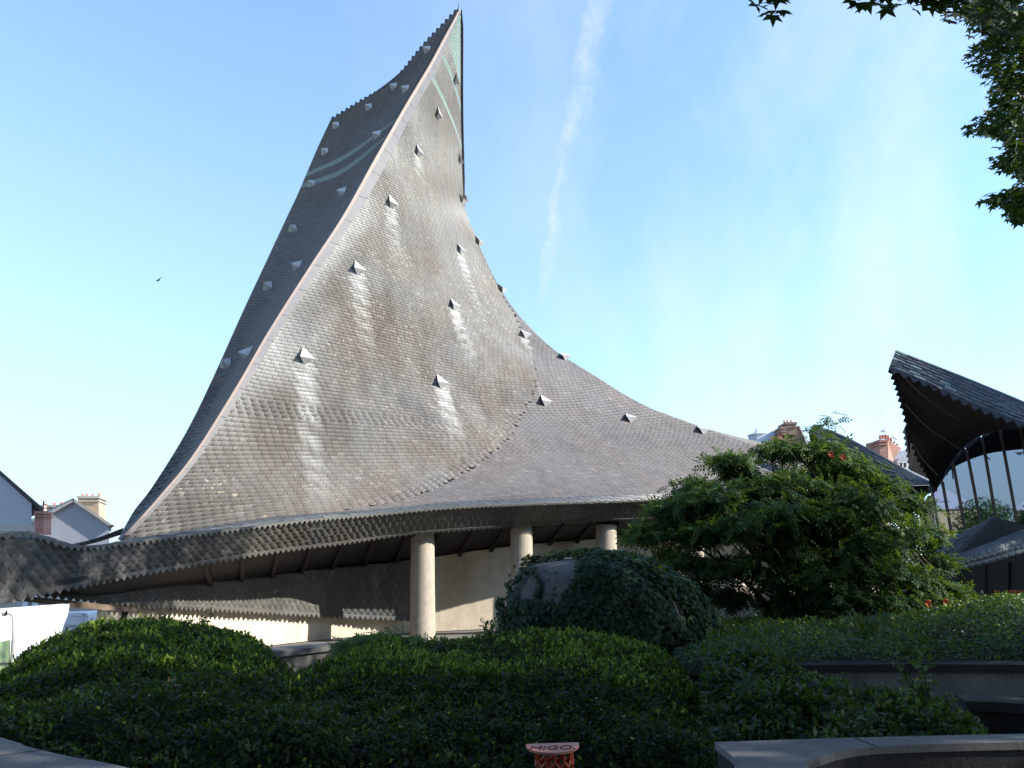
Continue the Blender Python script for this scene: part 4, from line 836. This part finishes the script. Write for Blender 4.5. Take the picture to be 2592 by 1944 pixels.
for _i,(x,y,Y,h) in enumerate(((1850,1700,7.3,.35),(1930,1720,7.0,.3),(1990,1705,7.2,.42),(2060,1760,7.0,.34),(2120,1785,6.9,.42),(2200,1810,6.7,.38),(2160,1800,6.4,.3),(1900,1790,6.3,.3),(2030,1800,6.2,.34),(2290,1790,6.4,.35),(2400,1830,6.1,.35),(1960,1850,5.9,.25),(2230,1850,5.9,.3),(1830,1760,6.6,.35))):
    b=at(x,y,Y);weed('shrub_sprig',tuple(b-np.array([0,0,.12])),h,5,'wispy sprig standing out of the wild shrub','sprig',.06,.4+.12*(_i%5),.16,22,'sprigs of the wild shrub')
b=atz(2350,1800,.3)
weed('tall_weed',(b[0],b[1],.05),.98,5,'tall spindly weed standing in front of the retaining wall at the right','weed',.085,.75,.25,34)
b=atz(2270,1815,.3);weed('tall_weed',(b[0],b[1]-.3,.05),.6,6,'pale bushy weed catching light at the right end of the wild shrub','weed',.06,1,.25,40)
b=at(790,1740,10.6);weed('buddleia_sprig',(b[0],b[1],0),.45,9,'thin greyish weed with mauve tips growing before the low garden wall','weed',.06,.5,.45,26)
for x,y,Y,h,l in ((412,1610,8.7,.42,'shrubby twigs poking above the left hedge, beneath the apron band'),(500,1612,8.6,.38,'second smaller tuft of twigs above the left hedge, right of the first'),(640,1650,8.3,.22,'single bare-looking shoot on the right shoulder of the left hedge'),
    (1130,1640,8.9,.22,'dark leafy shoots rising against the sunlit wall right of the first column'),(1200,1640,8.9,.26,'middle tuft of dark shoots against the sunlit wall'),(1248,1635,8.9,.48,'tallest dark shoot against the sunlit wall, beside the ivy drum')):
    b=at(x,y,Y);weed('hedge_shoot',tuple(b-np.array([0,0,.1])),h,5 if h>.3 else 3,l,'shoot',.055,.3,.14,22,'shoots rising above the hedges')
# ferny creeper between hedge and wall
SCp=Sheet([[(840,1680,9.0),(950,1650,9.0),(1090,1650,9.0)],[(860,1640,9.6),(960,1614,9.6),(1080,1625,9.6)],[(870,1650,10.4),(960,1630,10.4),(1080,1640,10.4)]],12,50,40);outward(SCp)
cr_=empty('creeper',SCp.P(.5,.5)[0]*np.array([1,1,0]),'low feathery creeper spilling over the wall end left of the first column','creeper')
n=1300;u,v=sample_sheet(SCp,n);P=SCp.P(u,v);scatter('fronds',PIN,P+np.c_[np.zeros((n,2)),rng.normal(0,.03,n)],np.tile([0,-.4,.8],(n,1)),rng.uniform(.1,.16,n),np.clip(rng.normal(.8,.15,n),0,1),M['tree'],cr_,.4,updir=(-.8,-.2,-.2))
# ---- terrace ground cover
SV=Sheet([[(1700,1680,8.2),(1850,1672,8.2),(2100,1660,8.2),(2592,1685,7.9),(2800,1700,7.6)],[(1780,1625,9),(1900,1620,9),(2100,1610,9),(2400,1610,8.8),(2592,1600,8.6),(2800,1590,8.5)],[(1800,1600,10.5),(2100,1585,10.5),(2400,1560,10.3),(2592,1545,10),(2800,1540,10)],[(1790,1585,12.5),(2100,1560,12.5),(2400,1535,12.3),(2592,1515,12),(2800,1512,12)],[(1790,1575,15),(2100,1550,15),(2400,1530,15),(2592,1520,15),(2800,1515,15)]],14,140,80)
if SV.Nn(.5,.5)[0][2]<0:SV.N=-SV.N
lumpy(SV,.10,1.6,41)
me=SV.mesh('ground_cover_soil',-.12,2);tag(link('ground_cover_soil',me,M['core']),kind='structure')
n=60000;u,v=sample_sheet(SV,n);P=SV.P(u,v);Nm=SV.Nn(u,v);cl=fbm(P,3.5,43)
tag(scatter('ground_cover',LEAF,P+Nm*(rng.random(n)*.14-.08+.05*cl)[:,None],Nm,rng.uniform(.03,.06,n),np.clip(.45+.4*cl+rng.normal(0,.15,n),0,1),M['cover'],None,.6,updir=(0,0,.4)),kind='stuff')
# ---- trumpet tree
base=atz(2030,1590,.45);base=np.array([base[0],13.0,.45])
tree=empty('trumpet_creeper_tree',base,'wide bushy tree with feathery leaves and orange blossoms before the church','tree')
blobs=[(1700,1300,12.6,.55,.30),(1650,1360,12.4,.5,.28),(1760,1220,12.8,.6,.28),(1850,1150,13,.55,.25),(1960,1120,13.2,.6,.25),(2060,1130,13.3,.75,.28),(2150,1170,13.3,.6,.28),(2230,1220,13.3,.6,.3),(2290,1290,13.3,.55,.35),(2330,1370,13.2,.55,.35),(2370,1440,13.2,.5,.3),
 (1800,1280,12.2,.7,.35),(1900,1230,12.5,.8,.35),(2000,1200,12.7,.8,.3),(2100,1240,12.5,.8,.35),(2190,1310,12.4,.8,.4),(1760,1370,12.1,.7,.35),(1860,1350,12.0,.8,.4),(1970,1320,12.0,.9,.4),(2080,1330,12.0,.85,.4),(2180,1400,12.1,.8,.4),
 (1700,1430,12.3,.5,.25),(1800,1450,12.1,.6,.25),(1900,1440,12.0,.6,.3),(2010,1420,12.0,.75,.35),(2110,1440,12.1,.8,.4),(2220,1460,12.2,.8,.35),(2300,1480,12.3,.6,.35),(1990,1540,12.2,.6,.22),(2100,1520,12.0,.7,.3),(2200,1530,12.0,.8,.25),(2320,1530,12.2,.6,.22),
 (2050,1480,12.1,.8,.4),(1950,1470,12.1,.6,.35),(2150,1480,12.1,.8,.4),(2000,1380,12.6,.9,.5),(2120,1380,12.6,.9,.5),(2260,1370,12.8,.7,.5),(1720,1340,12.8,.5,.4),(1860,1520,12.3,.42,.2),(1760,1500,12.5,.35,.18),(2400,1510,12.5,.5,.25),(2450,1540,12.3,.4,.2),(1880,1185,13.4,.5,.3),(2080,1190,14,.8,.5),(2200,1300,14,.9,.6),(1950,1300,14,.9,.6),(2080,1400,14,.9,.6),(2250,1420,14,.8,.5)]
mb=MB();trunk_t=at(2035,1340,13)
stems=[[base,at(2035,1480,13),at(2050,1380,13),at(2065,1270,12.9)],[base+[-.12,.1,0],at(1990,1500,12.9),at(1930,1430,12.8),at(1850,1330,12.6)],[base+[.1,0,0],at(2090,1480,13),at(2150,1400,12.9),at(2220,1320,12.8)],[base+[-.25,0,0],at(1960,1560,12.8),at(1915,1500,12.6),at(1850,1440,12.5)],[base+[0,.1,0],at(2010,1450,13),at(1980,1350,13),at(1960,1250,13)]]
for s in stems: mb.tube(resample(s,9),np.linspace(.075,.028,9),8)
mb.build('trunk',M['bark'],tree,smooth=True)
mb=MB();ends=[s[-1] for s in stems]+[s[2] for s in stems]
for (x,y,Y,a,h) in blobs:
    if y<1260: y+=28
    c=at(x,y,Y);e=min(ends,key=lambda q:np.linalg.norm(q-c));m_=(e+c)/2+[0,0,.15];mb.tube(resample([e,m_,c],6),np.linspace(.028,.008,6),5)
    for k in range(3): q=c+np.random.normal(0,.35,3)*[1,1,.4];mb.tube([c,(c+q)/2+[0,0,.05],q],[.01,.007,.004],4)
mb.tube(resample([at(2065,1270,12.9),at(2020,1235,12.8),at(1960,1240,12.7),at(1900,1250,12.6)],8),np.linspace(.035,.012,8),6)
mb.tube(resample([at(2065,1270,12.9),at(2060,1200,12.9),at(2020,1160,12.9),at(1990,1150,12.9)],8),np.linspace(.035,.012,8),6)
mb.tube(resample([at(2060,1160,13.2),at(2068,1110,13.2),at(2085,1078,13.2)],6),np.linspace(.012,.004,6),5)
mb.build('branches',M['bark'],tree)
Ps=[];Ns=[];Rs=[]
for bi,(x,y,Y,a,h) in enumerate(blobs):
    if y<1260: y+=28
    c=at(x,y,Y);n=int(340*a/.6);d=rng.normal(0,1,(n,3));d/=np.linalg.norm(d,axis=1,keepdims=True);d[:,2]=np.where(d[:,2]<-.2,-d[:,2]*.6,d[:,2]);r=rng.random(n)**.45
    # sprigs gather on a handful of twigs per clump
    tw=rng.normal(0,1,(9,3));tw/=np.linalg.norm(tw,axis=1,keepdims=True);tw[:,2]=np.abs(tw[:,2])*.8-.15;ti=rng.integers(0,9,n);d=d*.55+tw[ti]*.62
    P=c+d*r[:,None]*[a,a*.8,h*1.15];Ps.append(P);Ns.append(d*[.6,.6,1]+[0,0,.5]);b0=.36+(.26 if y<1240 else 0)+(.16 if x<1800 else 0)-(.14 if x>2200 else 0);Rs.append(np.clip(b0+.2*(r-.6)+rng.normal(0,.13,n)+.15*d[:,2],0,1))  # top and left clumps lighter, right darker: sunlight put into leaf colour
for (x,y,Y) in ((2085,1080,13.2),(2100,1068,13.2),(2072,1100,13.2),(2110,1062,13.2),(2060,1095,13.2)):
    P=at(x,y,Y)+rng.normal(0,.06,(9,3));Ps.append(P);Ns.append(np.tile([0,0,1.],(9,1)));Rs.append(np.full(9,.7))
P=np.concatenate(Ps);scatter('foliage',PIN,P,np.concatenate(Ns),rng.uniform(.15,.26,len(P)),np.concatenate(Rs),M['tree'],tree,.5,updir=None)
def blossom(par,p,s=.055):
    mb=MB()
    for k in range(6):
        a=k*1.05;d=np.array([math.cos(a),-.4,math.sin(a)])*s;q=p+d;mb.tube([p,p+d*.6,q],[.008,.012,.02],7)
    mb.build('blossom',M['flower'],par)
for x,y,Y in ((2103,1151,12.5),(2133,1158,12.5),(2030,1262,12.2),(2348,1528,11.7),(2393,1526,11.8)): blossom(tree,at(x,y,Y))
fl=empty('flower_planter',at(2555,1520,15)*np.array([1,1,0]),'low planter of bright orange flowers under the dark low canopy at the right','planter')
mb=MB();mb.pbox(2505,1515,2640,1545,15,.4);mb.build('box',M['wood'],fl)
for x,y in ((2523,1503),(2552,1503),(2565,1504),(2572,1503),(2583,1504),(2606,1503)): blossom(fl,at(x,y,14.9),.07)
# ---- tufts on terrace
b=at(2190,1600,9.6);g_=empty('grass_tuft',(b[0],b[1],.55),'arching tuft of long grass on the terrace in front of the bushy tree','grass')
mb=MB()
for k in range(90):
    a=random.uniform(0,6.28);L=random.uniform(.25,.5);d=np.array([math.cos(a),math.sin(a),0]);p=np.array([b[0],b[1],.55])+d*random.random()*.1
    q=[p,p+d*L*.25+[0,0,L*.6],p+d*L*.6+[0,0,L*.8],p+d*L+[0,0,L*.65]];w=np.array([-d[1],d[0],0])*.006
    mb.add([q[0]-w,q[0]+w,q[1]+w,q[1]-w,q[2]-w*.7,q[2]+w*.7,q[3]],[(0,1,2,3),(3,2,5,4),(4,5,6)])
me=mb.build('blades',M['cover'],g_)
# ---- plane tree: its crown stands outside the view to the right and shades the garden
pl=empty('plane_tree',(11,7,0),'large plane tree whose leafy edge hangs down the right side of the sky','tree')
mb=MB();mb.tube(resample([(11,7,0),(11.1,7,2.5),(10.8,7.1,5),(10.5,7,8)],10),np.linspace(.38,.2,10),12);mb.build('trunk',M['bark'],pl,smooth=True)
fr=[(2592,560),(2540,540),(2500,480),(2530,440),(2592,455)]
def in_mask(x,y):
    xl=np.interp(y,[0,40,90,110,160,180,250,290,300,335,350,390,400,430,450,470,500,520,560,600],[2380,2420,2500,2475,2465,2490,2530,2500,2470,2460,2540,2550,2520,2530,2600,2600,2500,2530,2575,2610])
    return (x>xl)&(y<565)
n=90000;d=rng.normal(0,1,(n,3));d/=np.linalg.norm(d,axis=1,keepdims=True);r=rng.random(n)**.4
P=np.array([9.8,5.4,5.6])+d*r[:,None]*[4.3,6.9,3.4];g=fbm(P,1.6,77);P=P[(g>-.35)];x,y,w=proj(P);infr=(w>0)&(x>-60)&(x<2652)&(y>-60)&(y<2000)
keep=(~infr)|(in_mask(x+12,y+6)&in_mask(x-12,y)&(w>10));P=P[keep]
P=P[(P[:,2]>2.6)];ce=np.array([9.8,5.4,5.6]);nn=P-ce;n=len(P);nn/=np.linalg.norm(nn,axis=1,keepdims=True)
x,y,w=proj(P);vis=(w>0)&(x>2300)&(x<2660)&(y<640)
k=vis|(rng.random(n)<.42);P,nn=P[k],nn[k];n=len(P)
# extra leaves to fill the visible fringe
q=[];
for _ in range(5200):
    yy=rng.random()*560;xx=2440+rng.random()*230;
    if in_mask(np.array([xx+rng.normal(0,14)]),np.array([yy]))[0]:q.append(at(xx,yy,rng.uniform(10.2,12.2)))
q=np.array(q);P=np.concatenate([P,q]);nn=np.concatenate([nn,np.tile([-.4,-.6,.4],(len(q),1))]);n=len(P)
scatter('crown',LOBE,P,nn+[0,0,.4],rng.uniform(.15,.25,n),rng.random(n),M['plane'],pl,.45,updir=(-.3,-.2,-.6))
mb=MB();tp=np.array([10.75,7.1,6])
for e in ((8.4,11,9),(8.6,10.6,7.6),(8,5,7),(9,3,8),(12,10,9),(13,6,9),(10,7,11),(6,2,8.5)):
    mb.tube(resample([tp,(tp+np.array(e))/2+[0,0,.5],e],8),np.linspace(.13,.02,8),6)
mb.build('limbs',M['bark'],pl)
# unseen leafy screen added behind the viewer to darken the foreground
n=17000;P=np.c_[rng.uniform(-17,14,n),rng.uniform(-10,-6,n),rng.uniform(1.0,14,n)];P=P[fbm(P,1.,55)>-.5];n=len(P)
scatter('rear_shade_screen',LOBE,P,np.tile([0,1,.2],(n,1)),rng.uniform(.4,.7,n),rng.random(n),M['plane'],pl,.5)
# unseen bough, added so its shade dapples the canopy tip
n=1300;d=rng.normal(0,1,(n,3));d/=np.linalg.norm(d,axis=1,keepdims=True);P=np.array([9.6,8.4,11.1])+d*(rng.random(n)**.4)[:,None]*[1.5,2.0,1.0];scatter('dapple_bough',LOBE,P,d,rng.uniform(.2,.32,n),rng.random(n),M['plane'],pl,.6)
# high boughs spreading over the viewer's head, out of view
n=15000;P=np.c_[rng.uniform(-7,9,n),rng.uniform(-8,5.5,n),rng.uniform(7.2,10.5,n)];g=fbm(P,1.2,99);P=P[g>-.45];x,y,w=proj(P);P=P[~((w>0)&(x>-80)&(x<2680)&(y>-80))];n=len(P)
scatter('upper_boughs',LOBE,P,np.tile([0,0,1.],(n,1)),rng.uniform(.35,.6,n),rng.random(n),M['plane'],pl,.5)
# second plane tree, added out of view to the right: keeps the glass hall in shade
pl2=empty('plane_tree',(21,16,0),'unseen second plane tree beyond the right edge, added to shade the glass hall','tree')
MB().tube(resample([(21,16,0),(21.1,16,3),(20.9,16,7)],6),np.linspace(.4,.2,6),12).build('trunk',M['bark'],pl2,smooth=True)
n=9000;d=rng.normal(0,1,(n,3));d/=np.linalg.norm(d,axis=1,keepdims=True);P=np.array([21.,16.5,6.3])+d*(rng.random(n)**.45)[:,None]*[3.9,6.5,4.6];x,y,w=proj(P);P=P[~((x<2680)&(w>0)&(x>0))];n=len(P)
scatter('crown',LOBE,P,np.tile([0,0,1.],(n,1)),rng.uniform(.35,.6,n),rng.random(n),M['plane'],pl2,.6)
# near overhanging branches at the very top
ov=empty('overhanging_branch',(3.2,2.5,6.6),'dark plane tree branch tips with big lobed leaves reaching in along the top edge','branch')
Q=[];
for x0,x1,y0,y1,k in ((1915,2000,-60,30,26),(1925,1990,10,38,5),(2130,2290,-70,0,44),(2170,2275,0,22,9),(2290,2450,-70,10,60),(2300,2440,0,30,12),(2380,2592,-60,60,110),(2440,2600,20,90,30)):
    for _ in range(k): Q.append(at(rng.uniform(x0,x1),rng.uniform(y0,y1),rng.uniform(4.0,4.6) if x1<2460 else rng.uniform(4.6,7)))
Q=np.array(Q);n=len(Q);scatter('leaves',LOBE,Q,np.tile([0,-.8,.5],(n,1)),rng.uniform(.12,.19,n),rng.random(n)*.6,M['plane'],ov,.3,updir=(-.1,-.2,-1))
mb=MB();mb.tube(resample([at(2760,-120,5),at(2500,-70,4.8),at(2250,-60,4.4),at(1960,-50,4.3)],16),np.linspace(.05,.008,16),7);mb.tube([at(2760,-120,5),(9,5,6.6),(10.75,7.1,6.2)],[.05,.08,.1],7)
mb.build('twig',M['bark'],ov)
# reflected surroundings behind and left of the camera: a cream house row and trees
for i,(cx,cy,w,h,lab) in enumerate(((-66,-20,16,8,'cream plaster house with hipped slate roof across the square, nearest the church'),(-50,-33,14,7,'lower cream plaster house with hipped slate roof behind the viewer'))):
    e=empty('plaster_house',(cx,cy,0),lab,'house');rz=math.atan2(cy-20,cx-16)+math.pi/2
    MB().box((cx,cy,h/2),(w,8,h),rz).build('wall',M['cream'],e)
    cs,sn=math.cos(rz),math.sin(rz);T_=lambda X,Y,Z:(cx+X*cs-Y*sn,cy+X*sn+Y*cs,Z);a=w/2+.4
    MB().add([T_(-a,-4.4,h),T_(a,-4.4,h),T_(a,4.4,h),T_(-a,4.4,h),T_(-a+4,0,h+3.6),T_(a-4,0,h+3.6)],[(0,1,5,4),(1,2,5),(2,3,4,5),(3,0,4)]).build('roof',M['gable'],e)
    MB().box(T_(2,0,h+3.4),(2.2,1,2.6),rz).build('chimney',M['stone'],e)
    for k in range(4):
        for zz in (1.8,4.8):
            for sd in (-1,1): MB().box(T_(-w/2+w*(k+.5)/4,sd*4.03,zz),(1.1,.08,1.7),rz).build('window',M['glass'],e)
for i,(cx,cy,s) in enumerate(((-44,-6,2.8),(-42,-15,3.2),(-40,-22,2.8))):
    e=empty('square_tree',(cx,cy,0),['round leafy tree on the square nearest the church','middle round leafy tree on the square','smaller outer round leafy tree on the square'][i],'tree');MB().tube([(cx,cy,0),(cx,cy,3),(cx,cy,5)],[.2,.15,.1]).build('trunk',M['bark'],e)
    n=2600;d=rng.normal(0,1,(n,3));d/=np.linalg.norm(d,axis=1,keepdims=True);P=np.array([cx,cy,5.2])+d*(rng.random(n)**.4)[:,None]*s*np.array([1,1,.85]);scatter('crown',LEAF,P,d,rng.uniform(.25,.45,n),rng.random(n)*.9,M['tree'],e,.6)
# ---- birds
def gull(name,p,s,label,mat,fly=False,face=1):
    mb=MB();p=np.array(p,float)
    if not fly:
        mb.tube([p+np.array([-.2*face,0,.16])*s,p+np.array([-.08*face,0,.2])*s,p+np.array([.06*face,0,.24])*s,p+np.array([.13*face,0,.32])*s,p+np.array([.16*face,0,.38])*s,p+np.array([.21*face,0,.385])*s,p+np.array([.27*face,0,.37])*s],[.01*s,.06*s,.085*s,.045*s,.05*s,.03*s,.004*s],10)
        mb.tube([p,p+np.array([0,0,.18])*s],.008*s,5)
    else:
        mb.tube([p+np.array([-.22,.0,.06])*s,p+np.array([-.1,0,.0])*s,p+np.array([.05,0,-.03])*s,p+np.array([.16,0,-.02])*s],[.01*s,.05*s,.05*s,.01*s],8)
        for q in ([(0,0,0),(.15,-.1,.08),(.32,-.15,.24)],[(-.02,0,.02),(-.12,.2,.12),(-.3,.45,.26)]):
            a,b,c=[p+np.array(k)*s for k in q];o_=np.array([.13,0,-.02])*s
            mb.prism([a-o_/2,b-o_/2,c,b+o_/2,a+o_/2],(0,0,.012*s))
    o=mb.build(name,mat);tag(o,label,'bird');return o
pg=at(2238,1101,38.6);gull('seagull',pg,1.0,'white seagull perched on the left pots of the red brick chimney',M['gull'])
pg=at(2268,1119,38.9);gull('seagull',pg,.9,'white seagull low on the right end of the red brick chimney',M['gull'],face=-1)
gull('flying_bird',at(400,710,45),.8,'small dark bird flying alone in the empty sky on the left',M['bird'],fly=True)
# ---- folding stool
c=at(1400,1893,4.45);st=empty('folding_stool',(c[0],c[1],0),'orange-red perforated plastic stool with D-shaped seat in front of the middle hedge','stool')
W=.152;zs=c[2];seat=[]
for k in range(33):
    a=math.pi+math.pi*k/32;seat.append((c[0]+W*math.cos(a),c[1]+.10+.215*math.sin(a),zs))
seat=[(c[0]-W*.92,c[1]+.12,zs)]+seat+[(c[0]+W*1.0,c[1]+.12,zs)]
mb=MB();mb.prism([p for p in seat],(0,0,-.012));so=mb.build('seat',M['seat'],st)
cu=bpy.data.curves.new('lettering','FONT');cu.body='MiGO,';cu.size=.105;cu.extrude=.0008;cu.align_x='CENTER';cu.shear=.25
to=bpy.data.objects.new('tmp',cu);COL.objects.link(to);bpy.context.view_layer.update();me=bpy.data.meshes.new_from_object(to);bpy.data.objects.remove(to)
for v_ in me.vertices: v_.co.x=v_.co.x*.9+c[0]-.008;v_.co.y=v_.co.y*1.25+c[1]-.045;v_.co.z=v_.co.z+zs+.002
link('lettering',me,M['ink'],st)
r=.1;n=12;hz=.10;bars=MB();z1=zs-.012
cen=np.array([c[0]+.005,c[1]+.03,0])
def cyl(a,z): return cen+np.array([r*math.cos(a)*(1+.06*(z1-z)),r*.9*math.sin(a),z])
for k in range(n):
    a=2*math.pi*k/n;da=2*math.pi/n
    z=z1;j=0
    while z>.02:
        s=(k+j)%2
        A=cyl(a,z);B=cyl(a,z-.055);C_=cyl(a+da*(.5),z-.08)
        bars.tube([A,B],.008,6);D0=cyl(a-da*.5,z-.08)
        bars.tube([B,C_],.010,6);bars.tube([B,D0],.010,6);
        A2=C_;bars.tube([C_,cyl(a+da*.5,z-.125)],.010,6);bars.tube([cyl(a+da*.5,z-.125),cyl(a,z-.15)],.01,6);bars.tube([cyl(a-da*.5,z-.125),cyl(a,z-.15)],.01,6)
        z-=.15;j+=1
bars.build('perforated_leg',M['stool'],st)
# ================================================================= LIGHT, SKY, CAMERA
SE_,SAZ=math.radians(27.5),math.radians(-11)        # sun: to the right, slightly beyond perpendicular
sd=np.array([math.cos(SE_)*math.cos(SAZ),math.cos(SE_)*math.sin(SAZ),math.sin(SE_)])
import mathutils
ld=bpy.data.lights.new('sun','SUN');ld.energy=5.0;ld.angle=math.radians(.5);ld.color=(1,.94,.85);lo=bpy.data.objects.new('sun',ld);COL.objects.link(lo)
lo.rotation_euler=mathutils.Vector(tuple(sd)).to_track_quat('Z','Y').to_euler()
w=bpy.data.worlds.new('World');SC.world=w;w.use_nodes=True;nt=w.node_tree;L=nt.links.new;bg=nt.nodes['Background']
sk=N(nt,'ShaderNodeTexSky',sky_type='NISHITA');sk.sun_disc=False;sk.sun_elevation=SE_;sk.sun_rotation=math.atan2(sd[0],sd[1]);sk.air_density=1.0;sk.dust_density=.4;sk.ozone_density=1.6
tc=N(nt,'ShaderNodeTexCoord');dirv=tc.outputs['Generated']
def vdot(v):
    n_=N(nt,'ShaderNodeVectorMath',operation='DOT_PRODUCT');L(dirv,n_.inputs[0]);n_.inputs[1].default_value=tuple(v);return n_.outputs['Value']
def mth(op,a,b=None,c=None,clamp=False):
    n_=N(nt,'ShaderNodeMath',operation=op,use_clamp=clamp)
    for i,q in enumerate((a,b,c)):
        if q is None:continue
        if isinstance(q,(int,float)):n_.inputs[i].default_value=q
        else:L(q,n_.inputs[i])
    return n_.outputs[0]
def ndir(x,y): d=at(x,y,1)-CAM;return d/np.linalg.norm(d)
sep=N(nt,'ShaderNodeSeparateXYZ');L(dirv,sep.inputs[0]);el=sep.outputs[2]
# pale haze towards the horizon, stronger to the left
hz_=mth('MULTIPLY_ADD',el,-1.55,1.02,clamp=True);lf=mth('MULTIPLY_ADD',sep.outputs[0],-.85,.52,clamp=True);hz_=mth('MULTIPLY',mth('POWER',hz_,1.5),lf)
n1=noise(nt,3.4,7,.6,(1.5,1,.7),dirv);wisp=mth('MULTIPLY_ADD',n1,4.2,-1.75,clamp=True)
side=mth('MULTIPLY_ADD',sep.outputs[0],1.2,.35,clamp=True);wisp=mth('MULTIPLY',wisp,mth('MULTIPLY',side,.42))
# contrail: distance from a great circle
a,b=ndir(1500,60),ndir(1372,800);nv=np.cross(a,b);nv/=np.linalg.norm(nv)
wob=N(nt,'ShaderNodeMath',operation='MULTIPLY_ADD',i_1=.07,i_2=-.035);L(noise(nt,9,4,.6,(1,1,1),dirv),wob.inputs[0])
dist=mth('ABSOLUTE',mth('ADD',vdot(nv),wob.outputs[0]));wd=mth('MULTIPLY_ADD',el,.032,.001);ct=mth('SUBTRACT',1.,mth('DIVIDE',dist,wd),clamp=True)
ct=mth('MULTIPLY',mth('POWER',ct,.7),mth('MULTIPLY_ADD',noise(nt,26,6,.75,(1,1,.6),dirv),2.4,-.65,clamp=True))
gate=mth('MULTIPLY',mth('MULTIPLY_ADD',el,7.,-2.05,clamp=True),mth('MULTIPLY_ADD',sep.outputs[1],50,0,clamp=True));ct=mth('MULTIPLY',mth('MULTIPLY',ct,gate),.5)
fac=mth('MAXIMUM',wisp,ct,clamp=True)
skc=mixc(nt,1.,sk.outputs[0],(1.0,1.26,1.5),'MULTIPLY')
base_=mixc(nt,hz_,mixc(nt,.2,skc,(2.2,2.9,3.3)),(2.45,3.0,3.2));L(mixc(nt,fac,base_,(3.6,3.65,3.7)),bg.inputs[0]);bg.inputs[1].default_value=.15
cd=bpy.data.cameras.new('camera');cd.sensor_width=36;cd.lens=36*f/2592;cd.clip_end=2000;cd.clip_start=.05;co=bpy.data.objects.new('camera',cd);COL.objects.link(co)
co.matrix_world=mathutils.Matrix(((RT[0],UP[0],-F[0],0),(RT[1],UP[1],-F[1],0),(RT[2],UP[2],-F[2],1.5),(0,0,0,1)));SC.camera=co
SC.view_settings.view_transform='Standard';SC.view_settings.look='None';SC.view_settings.gamma=1;SC.view_settings.exposure=1.05
